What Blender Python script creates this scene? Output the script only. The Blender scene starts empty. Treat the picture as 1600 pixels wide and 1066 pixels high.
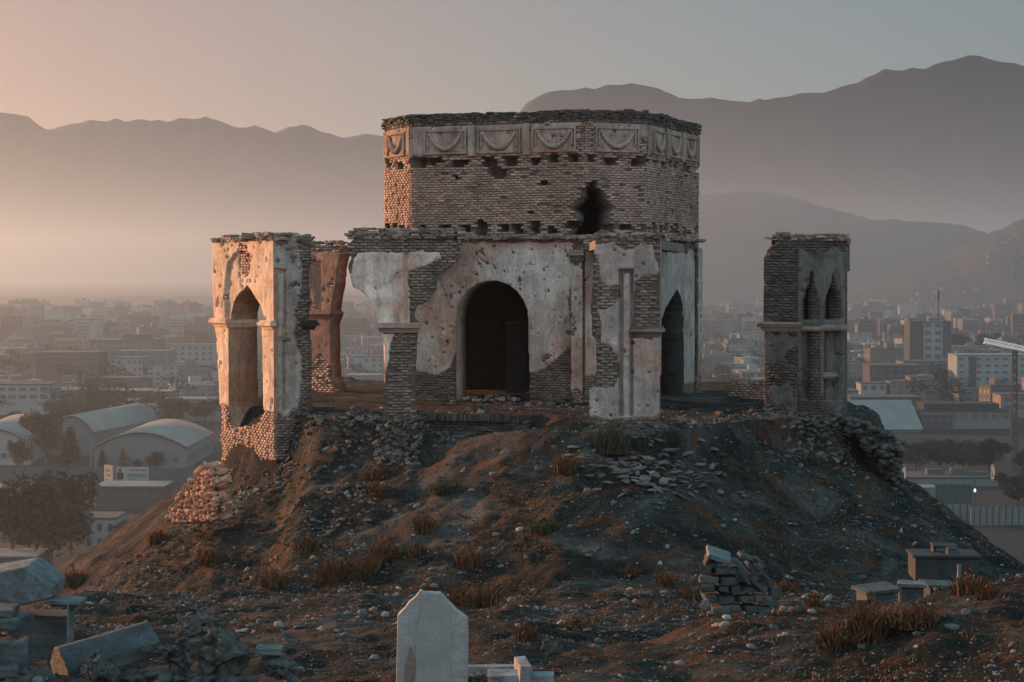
import bpy, math, random
import numpy as np
from mathutils import Vector, Matrix, Euler
PI = math.pi
random.seed(7)
RNG = np.random.default_rng(11)
SC = bpy.context.scene

# ------------------------------------------------------------------ camera, sky, sun, exposure
F = 3000.0                       # focal length in pixels of the 1600 px wide photograph
CAMZ = 4.06
TH = math.atan(107 / F)
cam_d = bpy.data.cameras.new('camera')
cam_d.sensor_fit = 'HORIZONTAL'; cam_d.sensor_width = 36; cam_d.lens = F / 1600 * 36
cam_d.clip_start = 0.1; cam_d.clip_end = 60000
cam = bpy.data.objects.new('camera', cam_d); SC.collection.objects.link(cam)
cam.location = (0, 0, CAMZ); cam.rotation_euler = (PI / 2 - TH, 0, 0)
SC.camera = cam

SUN_AZ = math.radians(-56)       # measured from +Y (view direction), negative = to the left
SUN_EL = math.radians(8.5)
SDIR = Vector((math.sin(SUN_AZ) * math.cos(SUN_EL), math.cos(SUN_AZ) * math.cos(SUN_EL), math.sin(SUN_EL)))
w = bpy.data.worlds.new("World"); SC.world = w; w.use_nodes = True
nt = w.node_tree; bg = nt.nodes['Background']
sky = nt.nodes.new('ShaderNodeTexSky'); sky.sky_type = 'NISHITA'; sky.sun_disc = False
sky.sun_elevation = SUN_EL; sky.sun_rotation = SUN_AZ
sky.altitude = 1800; sky.air_density = 1.0; sky.dust_density = 3.0; sky.ozone_density = 1.6
hs = nt.nodes.new('ShaderNodeHueSaturation'); hs.inputs['Saturation'].default_value = 0.6
nt.links.new(sky.outputs[0], hs.inputs['Color'])
tn = nt.nodes.new('ShaderNodeMix'); tn.data_type = 'RGBA'; tn.blend_type = 'MULTIPLY'; tn.inputs[0].default_value = 1; tn.inputs[7].default_value = (1.06, .98, .90, 1)
wc0 = nt.nodes.new('ShaderNodeTexCoord'); dp = nt.nodes.new('ShaderNodeVectorMath'); dp.operation = 'DOT_PRODUCT'; nt.links.new(wc0.outputs['Generated'], dp.inputs[0]); dp.inputs[1].default_value = tuple(SDIR)
ms = nt.nodes.new('ShaderNodeMapRange'); ms.interpolation_type = 'SMOOTHSTEP'; ms.inputs['From Min'].default_value = .38; ms.inputs['From Max'].default_value = .86; nt.links.new(dp.outputs['Value'], ms.inputs['Value'])
mg = nt.nodes.new('ShaderNodeMix'); mg.data_type = 'RGBA'; nt.links.new(ms.outputs[0], mg.inputs[0]); mg.inputs[6].default_value = (1.08, 1.08, 1.03, 1); mg.inputs[7].default_value = (1.43, .81, .66, 1)
nt.links.new(mg.outputs[2], tn.inputs[7])    # dawn glow on the sun's side, cool opposite
nt.links.new(hs.outputs[0], tn.inputs[6])
# sky gain: overhead brightness added as fill light, dimmed low over the valley
wc = nt.nodes.new('ShaderNodeTexCoord'); sx_ = nt.nodes.new('ShaderNodeSeparateXYZ'); nt.links.new(wc.outputs['Generated'], sx_.inputs[0])
mr = nt.nodes.new('ShaderNodeMapRange'); mr.interpolation_type = 'SMOOTHSTEP'; mr.inputs['From Min'].default_value = 0.12; mr.inputs['From Max'].default_value = 0.60
mr.inputs['To Min'].default_value = 0.51; mr.inputs['To Max'].default_value = 2.7; nt.links.new(sx_.outputs['Z'], mr.inputs['Value'])
vm = nt.nodes.new('ShaderNodeVectorMath'); vm.operation = 'SCALE'; nt.links.new(tn.outputs[2], vm.inputs[0]); nt.links.new(mr.outputs[0], vm.inputs['Scale'])
tm2 = nt.nodes.new('ShaderNodeMix'); tm2.data_type = 'RGBA'; tm2.blend_type = 'MULTIPLY'; tm2.inputs[7].default_value = (.40, .92, .98, 1)
mr2 = nt.nodes.new('ShaderNodeMapRange'); mr2.inputs['From Min'].default_value = 0.12; mr2.inputs['From Max'].default_value = 0.5
nt.links.new(sx_.outputs['Z'], mr2.inputs['Value']); nt.links.new(mr2.outputs[0], tm2.inputs[0])
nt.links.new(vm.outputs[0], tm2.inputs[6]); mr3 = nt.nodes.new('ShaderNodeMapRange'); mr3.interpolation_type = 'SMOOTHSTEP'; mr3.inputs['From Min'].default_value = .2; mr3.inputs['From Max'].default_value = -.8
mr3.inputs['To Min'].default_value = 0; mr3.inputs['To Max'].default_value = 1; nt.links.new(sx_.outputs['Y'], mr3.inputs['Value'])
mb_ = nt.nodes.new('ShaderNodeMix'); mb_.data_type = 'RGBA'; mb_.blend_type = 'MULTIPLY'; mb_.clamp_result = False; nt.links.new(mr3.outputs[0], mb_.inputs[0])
mb_.inputs[7].default_value = (4.5, 2.75, 2.45, 1)     # warm fill added to the sky behind the camera, lighting the ruin's shaded front
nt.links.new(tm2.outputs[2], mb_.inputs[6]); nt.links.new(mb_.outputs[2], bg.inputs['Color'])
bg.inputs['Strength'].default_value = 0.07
sd = bpy.data.lights.new('sun', 'SUN'); sd.energy = 5.0; sd.angle = math.radians(0.6); sd.color = (1.0, 0.46, 0.22)
sun = bpy.data.objects.new('sun', sd); SC.collection.objects.link(sun)
sun.rotation_euler = SDIR.to_track_quat('Z', 'Y').to_euler()
SC.view_settings.view_transform = 'Standard'; SC.view_settings.look = 'None'
SC.view_settings.exposure = 1.2; SC.view_settings.gamma = 1.0; SC.view_settings.use_curve_mapping = False
SC.render.engine = 'CYCLES'
SC.cycles.use_denoising = True
SC.cycles.max_bounces = 5; SC.cycles.diffuse_bounces = 3; SC.cycles.volume_bounces = 1
SC.cycles.volume_step_rate = 1.0
HAZE_DENSITY = 0.00021
HAZE_TOP = 212.0
CITYZ = -58.0

# ------------------------------------------------------------------ helpers
def at(px, py, Y):
    """The world point at depth Y seen at a pixel of the photograph."""
    a = (px - 800) / F; b = (533 - py) / F
    dy = math.cos(TH) + math.sin(TH) * b; dz = -math.sin(TH) + math.cos(TH) * b
    s = Y / dy
    return Vector((a * s, Y, CAMZ + dz * s))
def gx(px, Y):
    p = at(px, 560, Y); return (p.x, p.y)
def project(X, Yy, Z):
    z = Z - CAMZ
    d = Yy * math.cos(TH) - z * math.sin(TH)
    u = Yy * math.sin(TH) + z * math.cos(TH)
    return 800 + F * X / d, 533 - F * u / d
def inpoly(px, py, poly):
    r = np.zeros(np.shape(px), bool); n = len(poly)
    for i in range(n):
        x0, y0 = poly[i]; x1, y1 = poly[(i + 1) % n]
        if y0 == y1: continue
        c = (py > y0) != (py > y1)
        r ^= c & (px < (x1 - x0) * (py - y0) / (y1 - y0) + x0)
    return r
_LAT = np.random.default_rng(3).random((256, 256))
def vnoise(x, y):
    xi = np.floor(x).astype(int); yi = np.floor(y).astype(int)
    fx = x - xi; fy = y - yi; fx = fx * fx * (3 - 2 * fx); fy = fy * fy * (3 - 2 * fy)
    L = _LAT; a = xi & 255; b = (xi + 1) & 255; c = yi & 255; d = (yi + 1) & 255
    return ((L[a, c] * (1 - fx) + L[b, c] * fx) * (1 - fy) + (L[a, d] * (1 - fx) + L[b, d] * fx) * fy) * 2 - 1
def fbm(x, y, o=4):
    x = np.asarray(x, float); y = np.asarray(y, float); r = 0; a = 1.0; s = 0
    for i in range(o):
        r = r + a * vnoise(x * 2 ** i + 17.3 * i, y * 2 ** i + 9.1 * i); s += a; a *= .5
    return r / s
def sstep(a, b, x):
    t = np.clip((x - a) / (b - a), 0, 1); return t * t * (3 - 2 * t)

def fastmesh(name, V, FS, mats=(), parent=None, midx=None, tint=None, uv=None, smooth=False):
    """FS: list of (m,k) integer arrays."""
    me = bpy.data.meshes.new(name)
    V = np.asarray(V, np.float32)
    me.vertices.add(len(V)); me.vertices.foreach_set('co', V.ravel())
    loops = np.concatenate([f.ravel() for f in FS]).astype(np.int32)
    tot = np.concatenate([np.full(len(f), f.shape[1]) for f in FS]).astype(np.int32)
    start = np.concatenate([[0], np.cumsum(tot)[:-1]]).astype(np.int32)
    me.loops.add(len(loops)); me.loops.foreach_set('vertex_index', loops)
    me.polygons.add(len(tot)); me.polygons.foreach_set('loop_start', start); me.polygons.foreach_set('loop_total', tot)
    if midx is not None: me.polygons.foreach_set('material_index', np.asarray(midx, np.int32))
    me.update(calc_edges=True)
    if tint is not None:
        a = me.attributes.new('tint', 'FLOAT', 'FACE'); a.data.foreach_set('value', np.asarray(tint, np.float32))
    if uv is not None:
        l = me.uv_layers.new(name='UVMap'); l.data.foreach_set('uv', np.asarray(uv, np.float32).ravel())
    if smooth: me.polygons.foreach_set('use_smooth', np.ones(len(tot), bool))
    for m in mats: me.materials.append(m)
    o = bpy.data.objects.new(name, me); SC.collection.objects.link(o)
    if parent: o.parent = parent
    return o
def tag(o, label=None, cat=None, group=None, kind=None):
    if label: o['label'] = label
    if cat: o['category'] = cat
    if group: o['group'] = group
    if kind: o['kind'] = kind
    return o
def thing(name, label, cat, loc=(0, 0, 0), rz=0, group=None):
    o = bpy.data.objects.new(name, None); SC.collection.objects.link(o)
    o.location = loc; o.rotation_euler = (0, 0, rz); o.empty_display_size = .3
    return tag(o, label, cat, group)
def rebase(o, root):
    """Mesh data of o is in world coordinates: hang it under root without moving it."""
    o.parent = root
    o.data.transform(Matrix.LocRotScale(root.location, root.rotation_euler, None).inverted())
    return o
_CUBE = np.array([(x, y, z) for x in (-.5, .5) for y in (-.5, .5) for z in (-.5, .5)])
_CF = np.array([(0, 1, 3, 2), (4, 6, 7, 5), (0, 4, 5, 1), (2, 3, 7, 6), (0, 2, 6, 4), (1, 5, 7, 3)])
class MB:
    def __init__(s): s.v = []; s.f = []; s.m = []; s.t = []; s.n = 0
    def add(s, V, Fs, m=0, t=None):
        V = np.asarray(V, float); s.v.append(V)
        t = random.random() if t is None else t
        for f in Fs: s.f.append([int(i) + s.n for i in f]); s.m.append(m); s.t.append(t)
        s.n += len(V); return s
    def box(s, c, sz, rot=(0, 0, 0), m=0, t=None, jit=0):
        V = _CUBE * np.array(sz)
        if jit: V = V + RNG.uniform(-jit, jit, V.shape)
        if any(rot): V = V @ np.array(Euler(rot).to_matrix()).T
        return s.add(V + np.array(c), _CF, m, t)
    def prism(s, poly, z0, z1, m=0, t=None):
        n = len(poly); V = [(x, y, z0) for x, y in poly] + [(x, y, z1) for x, y in poly]
        Fs = [(i, (i + 1) % n, n + (i + 1) % n, n + i) for i in range(n)] + [tuple(range(n))[::-1], tuple(range(n, 2 * n))]
        return s.add(V, Fs, m, t)
    def tube(s, pts, rad, k=8, m=0, t=None, cap=True):
        pts = [Vector(p) for p in pts]; n = len(pts); V = []; Fs = []
        if not hasattr(rad, '__len__'): rad = [rad] * n
        up = None
        for i, p in enumerate(pts):
            d = (pts[min(i + 1, n - 1)] - pts[max(i - 1, 0)]).normalized()
            if up is None: up = Vector((0, 0, 1)) if abs(d.z) < .9 else Vector((1, 0, 0))
            a = d.cross(up).normalized(); b = a.cross(d).normalized(); up = b
            for j in range(k):
                q = 2 * PI * j / k; V.append(p + (a * math.cos(q) + b * math.sin(q)) * rad[i])
        for i in range(n - 1):
            for j in range(k): Fs.append((i * k + j, i * k + (j + 1) % k, (i + 1) * k + (j + 1) % k, (i + 1) * k + j))
        if cap: Fs += [tuple(range(k))[::-1], tuple(range((n - 1) * k, n * k))]
        return s.add([tuple(v) for v in V], Fs, m, t)
    def build(s, name, mats, parent=None, smooth=False, loc=None):
        if not isinstance(mats, (list, tuple)): mats = [mats]
        me = bpy.data.meshes.new(name)
        V = np.concatenate(s.v)
        if loc is not None: V = V - np.array(loc)
        me.from_pydata(V.tolist(), [], s.f)
        me.polygons.foreach_set('material_index', np.array(s.m, np.int32))
        a = me.attributes.new('tint', 'FLOAT', 'FACE'); a.data.foreach_set('value', np.array(s.t, np.float32))
        if smooth: me.polygons.foreach_set('use_smooth', np.ones(len(s.f), bool))
        for m in mats: me.materials.append(m)
        me.update()
        o = bpy.data.objects.new(name, me); SC.collection.objects.link(o)
        if loc is not None: o.location = loc
        if parent: o.parent = parent
        return o

# ------------------------------------------------------------------ materials
def ramp(nt, fac, stops):
    r = nt.nodes.new('ShaderNodeValToRGB'); e = r.color_ramp.elements
    while len(e) < len(stops): e.new(.5)
    for i, (p, c) in enumerate(stops): e[i].position = p; e[i].color = (*c, 1)
    nt.links.new(fac, r.inputs[0]); return r.outputs[0]
def noise_n(nt, vec, scale, detail=5, rough=.6, dist=0):
    n = nt.nodes.new('ShaderNodeTexNoise'); n.inputs['Scale'].default_value = scale
    n.inputs['Detail'].default_value = detail; n.inputs['Roughness'].default_value = rough; n.inputs['Distortion'].default_value = dist
    if vec is not None: nt.links.new(vec, n.inputs['Vector'])
    return n.outputs['Fac']
def mixc(nt, fac, a, b, mode='MIX'):
    m = nt.nodes.new('ShaderNodeMix'); m.data_type = 'RGBA'; m.blend_type = mode
    for sock, v in ((m.inputs[0], fac), (m.inputs[6], a), (m.inputs[7], b)):
        if isinstance(v, (int, float)): sock.default_value = v
        elif isinstance(v, tuple): sock.default_value = (*v, 1)
        else: nt.links.new(v, sock)
    return m.outputs[2]
def newmat(name, rough=.9, spec=.2):
    m = bpy.data.materials.new(name); m.use_nodes = True; nt = m.node_tree
    b = nt.nodes['Principled BSDF']; b.inputs['Roughness'].default_value = rough
    b.inputs['Specular IOR Level'].default_value = spec
    tc = nt.nodes.new('ShaderNodeTexCoord')
    return m, nt, b, tc.outputs['Object']
def bumpn(nt, b, h, strength=.5, dist=.02, prev=None):
    n = nt.nodes.new('ShaderNodeBump'); n.inputs['Strength'].default_value = strength; n.inputs['Distance'].default_value = dist
    nt.links.new(h, n.inputs['Height'])
    if prev: nt.links.new(prev, n.inputs['Normal'])
    nt.links.new(n.outputs[0], b.inputs['Normal']); return n.outputs[0]
def simple(name, c1, c2, scale=3, rough=.9, bump=.3, dist=.02, spec=.2, bscale=None, tint=0.0):
    m, nt, b, v = newmat(name, rough, spec)
    f = noise_n(nt, v, scale, 6, .65)
    col = ramp(nt, f, [(.32, c1), (.68, c2)])
    if tint:
        a = nt.nodes.new('ShaderNodeAttribute'); a.attribute_name = 'tint'
        g = ramp(nt, a.outputs['Fac'], [(0, (1 - tint,) * 3), (1, (1, 1, 1))])
        col = mixc(nt, 1.0, col, g, 'MULTIPLY')
    nt.links.new(col, b.inputs['Base Color'])
    if bump: bumpn(nt, b, noise_n(nt, v, bscale or scale * 6, 6, .7), bump, dist)
    return m
def mapping(nt, v, sc):
    m = nt.nodes.new('ShaderNodeMapping'); m.inputs['Scale'].default_value = sc; nt.links.new(v, m.inputs[0]); return m.outputs[0]

def m_plaster(name, light, mid, warm, grime=.75):
    m, nt, b, v = newmat(name, .92, .15)
    f = noise_n(nt, v, 1.1, 7, .68)
    col = ramp(nt, f, [(.3, mid), (.62, light)])
    wf = noise_n(nt, v, .55, 4, .6, .4)
    wm = ramp(nt, wf, [(.52, (0, 0, 0)), (.62, (1, 1, 1))])
    col = mixc(nt, wm, col, warm)
    st = noise_n(nt, mapping(nt, v, (2.6, 2.6, .55)), 1.0, 7, .78, .5)          # run-off streaks down the wall
    sm = ramp(nt, st, [(.38, (.50, .49, .48)), (.58, (1, 1, 1))])
    col = mixc(nt, grime, col, sm, 'MULTIPLY')
    bl = ramp(nt, noise_n(nt, v, .8, 8, .8, .8), [(.34, (.42, .39, .37)), (.47, (.85, .83, .81)), (.6, (1, 1, 1))])
    col = mixc(nt, .85, col, bl, 'MULTIPLY')
    sp = noise_n(nt, v, 9, 6, .75)
    spm = ramp(nt, sp, [(.33, (.5, .5, .5)), (.45, (1, 1, 1))])
    col = mixc(nt, .8, col, spm, 'MULTIPLY')
    vo = nt.nodes.new('ShaderNodeTexVoronoi'); vo.feature = 'DISTANCE_TO_EDGE'; vo.inputs['Scale'].default_value = 1.3
    nn = nt.nodes.new('ShaderNodeTexNoise'); nn.inputs['Scale'].default_value = 3; nt.links.new(v, nn.inputs['Vector'])
    av = nt.nodes.new('ShaderNodeVectorMath'); av.operation = 'ADD'; nt.links.new(v, av.inputs[0]); nt.links.new(nn.outputs['Color'], av.inputs[1])
    nt.links.new(av.outputs[0], vo.inputs['Vector'])
    cr = ramp(nt, vo.outputs['Distance'], [(.0, (.35, .35, .35)), (.012, (1, 1, 1))])
    col = mixc(nt, .5, col, cr, 'MULTIPLY')
    nt.links.new(col, b.inputs['Base Color'])
    p = bumpn(nt, b, noise_n(nt, v, 5, 8, .72), .75, .05)
    bumpn(nt, b, noise_n(nt, v, 40, 4, .7), .4, .008, p)
    return m
def m_brick(name, c0, c1, c2):
    m, nt, b, v = newmat(name, .93, .15)
    a = nt.nodes.new('ShaderNodeAttribute'); a.attribute_name = 'tint'
    col = ramp(nt, a.outputs['Fac'], [(0, c0), (.5, c1), (1, c2)])
    n = noise_n(nt, v, 1.4, 5, .65); g = ramp(nt, n, [(.35, (.6, .6, .6)), (.62, (1.0, 1.0, 1.0))])
    col = mixc(nt, .9, col, g, 'MULTIPLY')
    nt.links.new(col, b.inputs['Base Color'])
    bumpn(nt, b, noise_n(nt, v, 30, 5, .7), .5, .015)
    return m
def m_brickskin(name, c1, c2, mortar):
    """brick coursing for broken wall ends, mapped in metres"""
    m, nt, b, v = newmat(name, .95, .1)
    tc = nt.nodes.new('ShaderNodeTexCoord')
    br = nt.nodes.new('ShaderNodeTexBrick'); nt.links.new(tc.outputs['UV'], br.inputs['Vector'])
    br.inputs['Scale'].default_value = 1; br.inputs['Brick Width'].default_value = .23; br.inputs['Row Height'].default_value = .09
    br.inputs['Mortar Size'].default_value = .012; br.inputs['Mortar Smooth'].default_value = .4
    br.inputs['Color1'].default_value = (*c1, 1); br.inputs['Color2'].default_value = (*c2, 1); br.inputs['Mortar'].default_value = (*mortar, 1)
    n = noise_n(nt, v, 2.5, 6, .7); g = ramp(nt, n, [(.35, (.5, .5, .5)), (.62, (1.05, 1.02, 1.0))])
    col = mixc(nt, .9, br.outputs['Color'], g, 'MULTIPLY')
    nt.links.new(col, b.inputs['Base Color'])
    inv = nt.nodes.new('ShaderNodeMath'); inv.operation = 'SUBTRACT'; inv.inputs[0].default_value = 1; nt.links.new(br.outputs['Fac'], inv.inputs[1])
    p = bumpn(nt, b, inv.outputs[0], .9, .03)
    bumpn(nt, b, noise_n(nt, v, 9, 7, .7), .8, .06, p)
    return m
PLASTER = m_plaster('weathered_plaster', (.76, .64, .56), (.52, .43, .375), (.60, .40, .315))
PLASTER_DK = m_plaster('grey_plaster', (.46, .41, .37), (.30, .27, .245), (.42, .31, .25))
PLASTER_LEFT = m_plaster('ochre_plaster', (.78, .63, .48), (.60, .46, .34), (.66, .42, .27))
BRICK = m_brick('mud_brick', (.21, .14, .11), (.35, .24, .19), (.50, .365, .295))
BRICK_DK = m_brick('sooty_brick', (.12, .092, .072), (.20, .155, .125), (.33, .265, .215))
CORE = simple('mud_mortar', (.07, .056, .047), (.12, .097, .082), 5, bump=.8, dist=.05)
SKIN = m_brickskin('broken_brick', (.22, .165, .13), (.30, .225, .18), (.08, .068, .058))
SKIN_DK = m_brickskin('dark_broken_brick', (.12, .10, .085), (.17, .14, .115), (.04, .036, .033))
BRICK_LOW = m_brick('buried_brick', (.05, .046, .04), (.085, .075, .066), (.14, .12, .105))
FRIEZE = m_plaster('frieze_plaster', (.40, .32, .27), (.24, .19, .165), (.36, .24, .19))
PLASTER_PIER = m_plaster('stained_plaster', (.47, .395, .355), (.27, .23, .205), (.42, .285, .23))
REVEAL = m_plaster('brown_reveal', (.46, .29, .19), (.30, .19, .13), (.42, .23, .14))
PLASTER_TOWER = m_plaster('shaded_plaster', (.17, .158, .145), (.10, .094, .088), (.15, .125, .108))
CORNICE = simple('blackened_cornice', (.045, .04, .037), (.11, .095, .082), 4, bump=.8, dist=.03, tint=.4)
GARL = simple('carved_plaster', (.20, .15, .12), (.34, .26, .215), 6, bump=.4)
STONE = simple('field_stone', (.085, .083, .077), (.18, .17, .155), 3, bump=.7, dist=.03, tint=.45)
SHADE_WALL = simple('shade_dark_wall', (.02, .02, .019), (.045, .042, .04), 2, bump=.5)  # dark wall colour standing in for shade inside hall and niches
def m_stone(name, c1, c2):
    m, nt, b, v = newmat(name, .75, .25)
    col = ramp(nt, noise_n(nt, v, 2.4, 8, .72, .5), [(.32, c1), (.64, c2)])
    st = ramp(nt, noise_n(nt, mapping(nt, v, (1.0, 4, 14)), 1.0, 6, .7, .6), [(.35, (.52, .52, .54)), (.56, (1, 1, 1))])
    col = mixc(nt, .8, col, st, 'MULTIPLY')
    li = ramp(nt, noise_n(nt, v, 7, 7, .8, .4), [(.36, (.38, .39, .36)), (.48, (1, 1, 1))])
    col = mixc(nt, .85, col, li, 'MULTIPLY')
    sp = ramp(nt, noise_n(nt, v, 70, 3, .8), [(.33, (.5, .5, .5)), (.42, (1, 1, 1))])
    nt.links.new(mixc(nt, .7, col, sp, 'MULTIPLY'), b.inputs['Base Color'])
    p = bumpn(nt, b, noise_n(nt, v, 9, 8, .75), .7, .03); bumpn(nt, b, noise_n(nt, v, 60, 4, .8), .5, .006, p); return m
MARBLE = m_stone('grey_marble', (.06, .072, .072), (.165, .18, .175))
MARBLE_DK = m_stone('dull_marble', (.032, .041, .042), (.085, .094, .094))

# ------------------------------------------------------------------ ground
def prof(y):
    return np.interp(y, [-400, -60, 0, 10, 17, 20, 28, 36, 41, 45, 60, 240], [-150 + 92, -10, 2.5, 1.2, .15, -.2, -1.35, -2.4, -3.05, -3.6, -8.2, -58.0])
def terrain(x, y, detail=True):
    x = np.asarray(x, float); y = np.asarray(y, float)
    g = prof(y)
    wy = sstep(20, 44, y)
    g = g - wy * .34 * np.maximum(0, -x - 9.5) - sstep(30, 45, y) * .34 * np.maximum(0, x - 12.5)
    g = g - .25 * np.maximum(0, np.abs(x) - 30)
    g = g + np.clip((x - 1.8) * .215, 0, 1.25) * np.exp(-((y - 22.5) / 5.2) ** 2)
    g = g - .5 * np.exp(-((x + 5.0) / 2.5) ** 2 - ((y - 24) / 3.5) ** 2) * 0.4
    # mound
    cx, cy, hx, hy, r = 1.2, 64.0, 9.6, 9.6, 3.0
    tongue = np.where(x < 3, np.exp(-(np.abs(x - 3.0) / 5.5) ** 2.4), np.exp(-(np.abs(x - 3.0) / 3.2) ** 2.6))
    y0 = y
    y = y + 5.6 * tongue - 1.6 * sstep(-5.2, -6.6, x) - .1
    dl = np.maximum(-(x - cx) - hx + r, 0); dr = np.maximum((x - cx) - hx + r, 0)
    dfr = np.maximum(-(y - cy) - hy + r, 0); dbk = np.maximum((y - cy) - hy + r, 0)
    dx = dl + dr; dy = dfr + dbk
    rr = np.hypot(dx, dy) + 1e-6; d = np.maximum(rr - r, 0)
    wl, wr, wf, wb = dl ** 2 / rr ** 2, dr ** 2 / rr ** 2, dfr ** 2 / rr ** 2, dbk ** 2 / rr ** 2
    sl = wl * .66 + wr * .68 + wf * .33 + wb * .5
    lip = wl * 1.75 + wr * 2.0 + wf * .62 + wb * .3
    trench = .62 * sstep(-2.6, -2.2, x) * sstep(1.4, .2, x) * sstep(54.6, 54.2, y0) * sstep(49.5, 52.5, y0)   # foot of the terrace step
    m = -.04 - trench - lip * (1 - .75 * tongue * wf) * sstep(0, .9, d) - sl * np.maximum(d - .3 + .3 * tongue, 0)
    y = y0
    dpl = -.865 * (x + 6.87) - .5 * (y - 55.4)
    m = m - .95 * sstep(-.7, .2, dpl) * sstep(-5.4, -6.6, x) * sstep(62, 58, y)
    k = 2.2
    mx = np.maximum(g, m); h = mx + np.log(np.exp(k * (g - mx)) + np.exp(k * (m - mx))) / k - .1 * np.exp(-np.abs(g - m))
    h = np.where(m > g + 2, m, h)
    h = np.maximum(h, CITYZ)
    if detail:
        near = sstep(150, 70, y) * sstep(60, 30, np.abs(x))
        flat = sstep(.0, 1.2, d)
        a = near * (.35 + .65 * flat)
        h = h + a * (.34 * fbm(x * .33 + 5, y * .33, 3) + .16 * fbm(x * 1.1, y * 1.1 + 40, 4) + .07 * fbm(x * 3.3, y * 3.3, 3))
        h = h + near * flat * .10 * np.abs(fbm(x * .9 + 30, y * .35, 3))
    return h
def gz(x, y): return float(terrain(np.array([x]), np.array([y]))[0])

def axis(lo, hi, step, far_lo, far_hi, grow=1.13):
    a = list(np.arange(lo, hi, step)); s = step; v = a[-1]
    while v < far_hi: s *= grow; v += s; a.append(min(v, far_hi))
    s = step; v = a[0]; b = []
    while v > far_lo: s *= grow; v -= s; b.append(max(v, far_lo))
    return np.array(b[::-1] + a)
xs = axis(-15.5, 16, .11, -7800, 7800); ys = axis(13, 60, .11, -380, 11900)
XX, YY = np.meshgrid(xs, ys, indexing='ij'); ZZ = terrain(XX, YY)
nX, nY = XX.shape
idx = np.arange(nX * nY).reshape(nX, nY)
FQ = np.stack([idx[:-1, :-1], idx[1:, :-1], idx[1:, 1:], idx[:-1, 1:]], -1).reshape(-1, 4)
def m_ground():
    m, nt, b, v = newmat('rubble_earth', .95, .1)
    big = noise_n(nt, v, .42, 9, .74, .9)
    col = ramp(nt, big, [(.33, (.010, .013, .013)), (.47, (.020, .024, .023)), (.56, (.060, .060, .056)), (.66, (.14, .132, .122)), (.78, (.19, .18, .165))])
    gr = noise_n(nt, mapping(nt, v, (1, 1, 1)), .9, 7, .75, .6)
    gm = ramp(nt, gr, [(.50, (0, 0, 0)), (.62, (.9, .9, .9))])
    gc = ramp(nt, noise_n(nt, v, 14, 4, .7), [(.35, (.05, .023, .012)), (.65, (.19, .08, .034))])
    col = mixc(nt, gm, col, gc)
    vo = nt.nodes.new('ShaderNodeTexVoronoi'); vo.inputs['Scale'].default_value = 11; vo.inputs['Randomness'].default_value = 1; nt.links.new(v, vo.inputs['Vector'])
    pm = ramp(nt, vo.outputs['Distance'], [(.13, (1, 1, 1)), (.26, (0, 0, 0))])
    gate = ramp(nt, noise_n(nt, v, 1.7, 4, .7), [(.46, (0, 0, 0)), (.56, (1, 1, 1))])
    pmask = mixc(nt, 1.0, pm, gate, 'MULTIPLY')
    pc = mixc(nt, .8, (.24, .23, .215), vo.outputs['Color'], 'MULTIPLY')
    col = mixc(nt, pmask, col, pc)
    fine = ramp(nt, noise_n(nt, v, 22, 5, .8), [(.35, (.35, .35, .35)), (.65, (1.35, 1.3, 1.25))])
    col = mixc(nt, .9, col, fine, 'MULTIPLY')
    nt.links.new(col, b.inputs['Base Color'])
    p = bumpn(nt, b, noise_n(nt, v, 3.2, 9, .75), 1.0, .22)
    p = bumpn(nt, b, pmask, .8, .05, p)
    bumpn(nt, b, noise_n(nt, v, 28, 6, .8), .9, .035, p)
    return m
def m_plain():
    m, nt, b, v = newmat('city_ground', .95, .1)
    f = noise_n(nt, v, .012, 6, .7)
    col = ramp(nt, f, [(.35, (.010, .013, .014)), (.6, (.024, .027, .026)), (.75, (.055, .055, .052))])
    nt.links.new(col, b.inputs['Base Color']); return m
mi = ((YY[:-1, :-1] > 130) | (np.abs(XX[:-1, :-1]) > 90)).ravel().astype(int)
ground = fastmesh('ground', np.stack([XX, YY, ZZ], -1).reshape(-1, 3), [FQ], [m_ground(), m_plain()], midx=mi, smooth=True)
tag(ground, 'dark stony mound and plain below it', 'ground', kind='structure')
print('ground', len(FQ))

# ------------------------------------------------------------------ mountains
def ridge(name, sil, D, yfoot, yback, zbase, mat, seed, rough=1.0, nx=420, ny=46, label=None, x0=-400, x1=2000):
    pxs = np.linspace(x0, x1, nx)
    sx = np.array([p[0] for p in sil], float); sy = np.array([p[1] for p in sil], float)
    py = np.interp(pxs, sx, sy)
    py = py - 3.4 * rough * (1 - np.abs(fbm(pxs * .03 + seed, pxs * 0 + seed, 6)) * 2.2)
    top = np.array([at(800, p, D).z for p in py])
    t = np.concatenate([np.linspace(0, 1, ny), 1 + np.linspace(.12, 1, 8)])
    V = []
    for i, pxx in enumerate(pxs):
        X = (pxx - 800) / F * D
        for tt in t:
            if tt <= 1:
                Y = yfoot + (D - yfoot) * tt; hgt = tt ** 1.25
            else:
                Y = D + (yback - D) * (tt - 1); hgt = 1 - (tt - 1) * .95
            V.append((X, Y, hgt, top[i]))
    V = np.array(V); X, Y, hh, tp = V.T
    s = (D - yfoot) / 3.2
    sp = np.abs(fbm(X / s + seed, Y / (s * 2.2) + seed, 5)) * 1.5
    env = np.clip(hh, 0, 1) * np.clip(1 - hh, 0, 1) * 4
    z = zbase + (tp - zbase) * np.clip(hh - sp * env * .16, 0, 1)
    P = np.stack([X, Y, z], -1); n2 = len(t); ii = np.arange(nx * n2).reshape(nx, n2)
    Q = np.stack([ii[:-1, :-1], ii[1:, :-1], ii[1:, 1:], ii[:-1, 1:]], -1).reshape(-1, 4)
    o = fastmesh(name, P, [Q], [mat], smooth=True)
    return tag(o, label, 'mountains', kind='structure')
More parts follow.
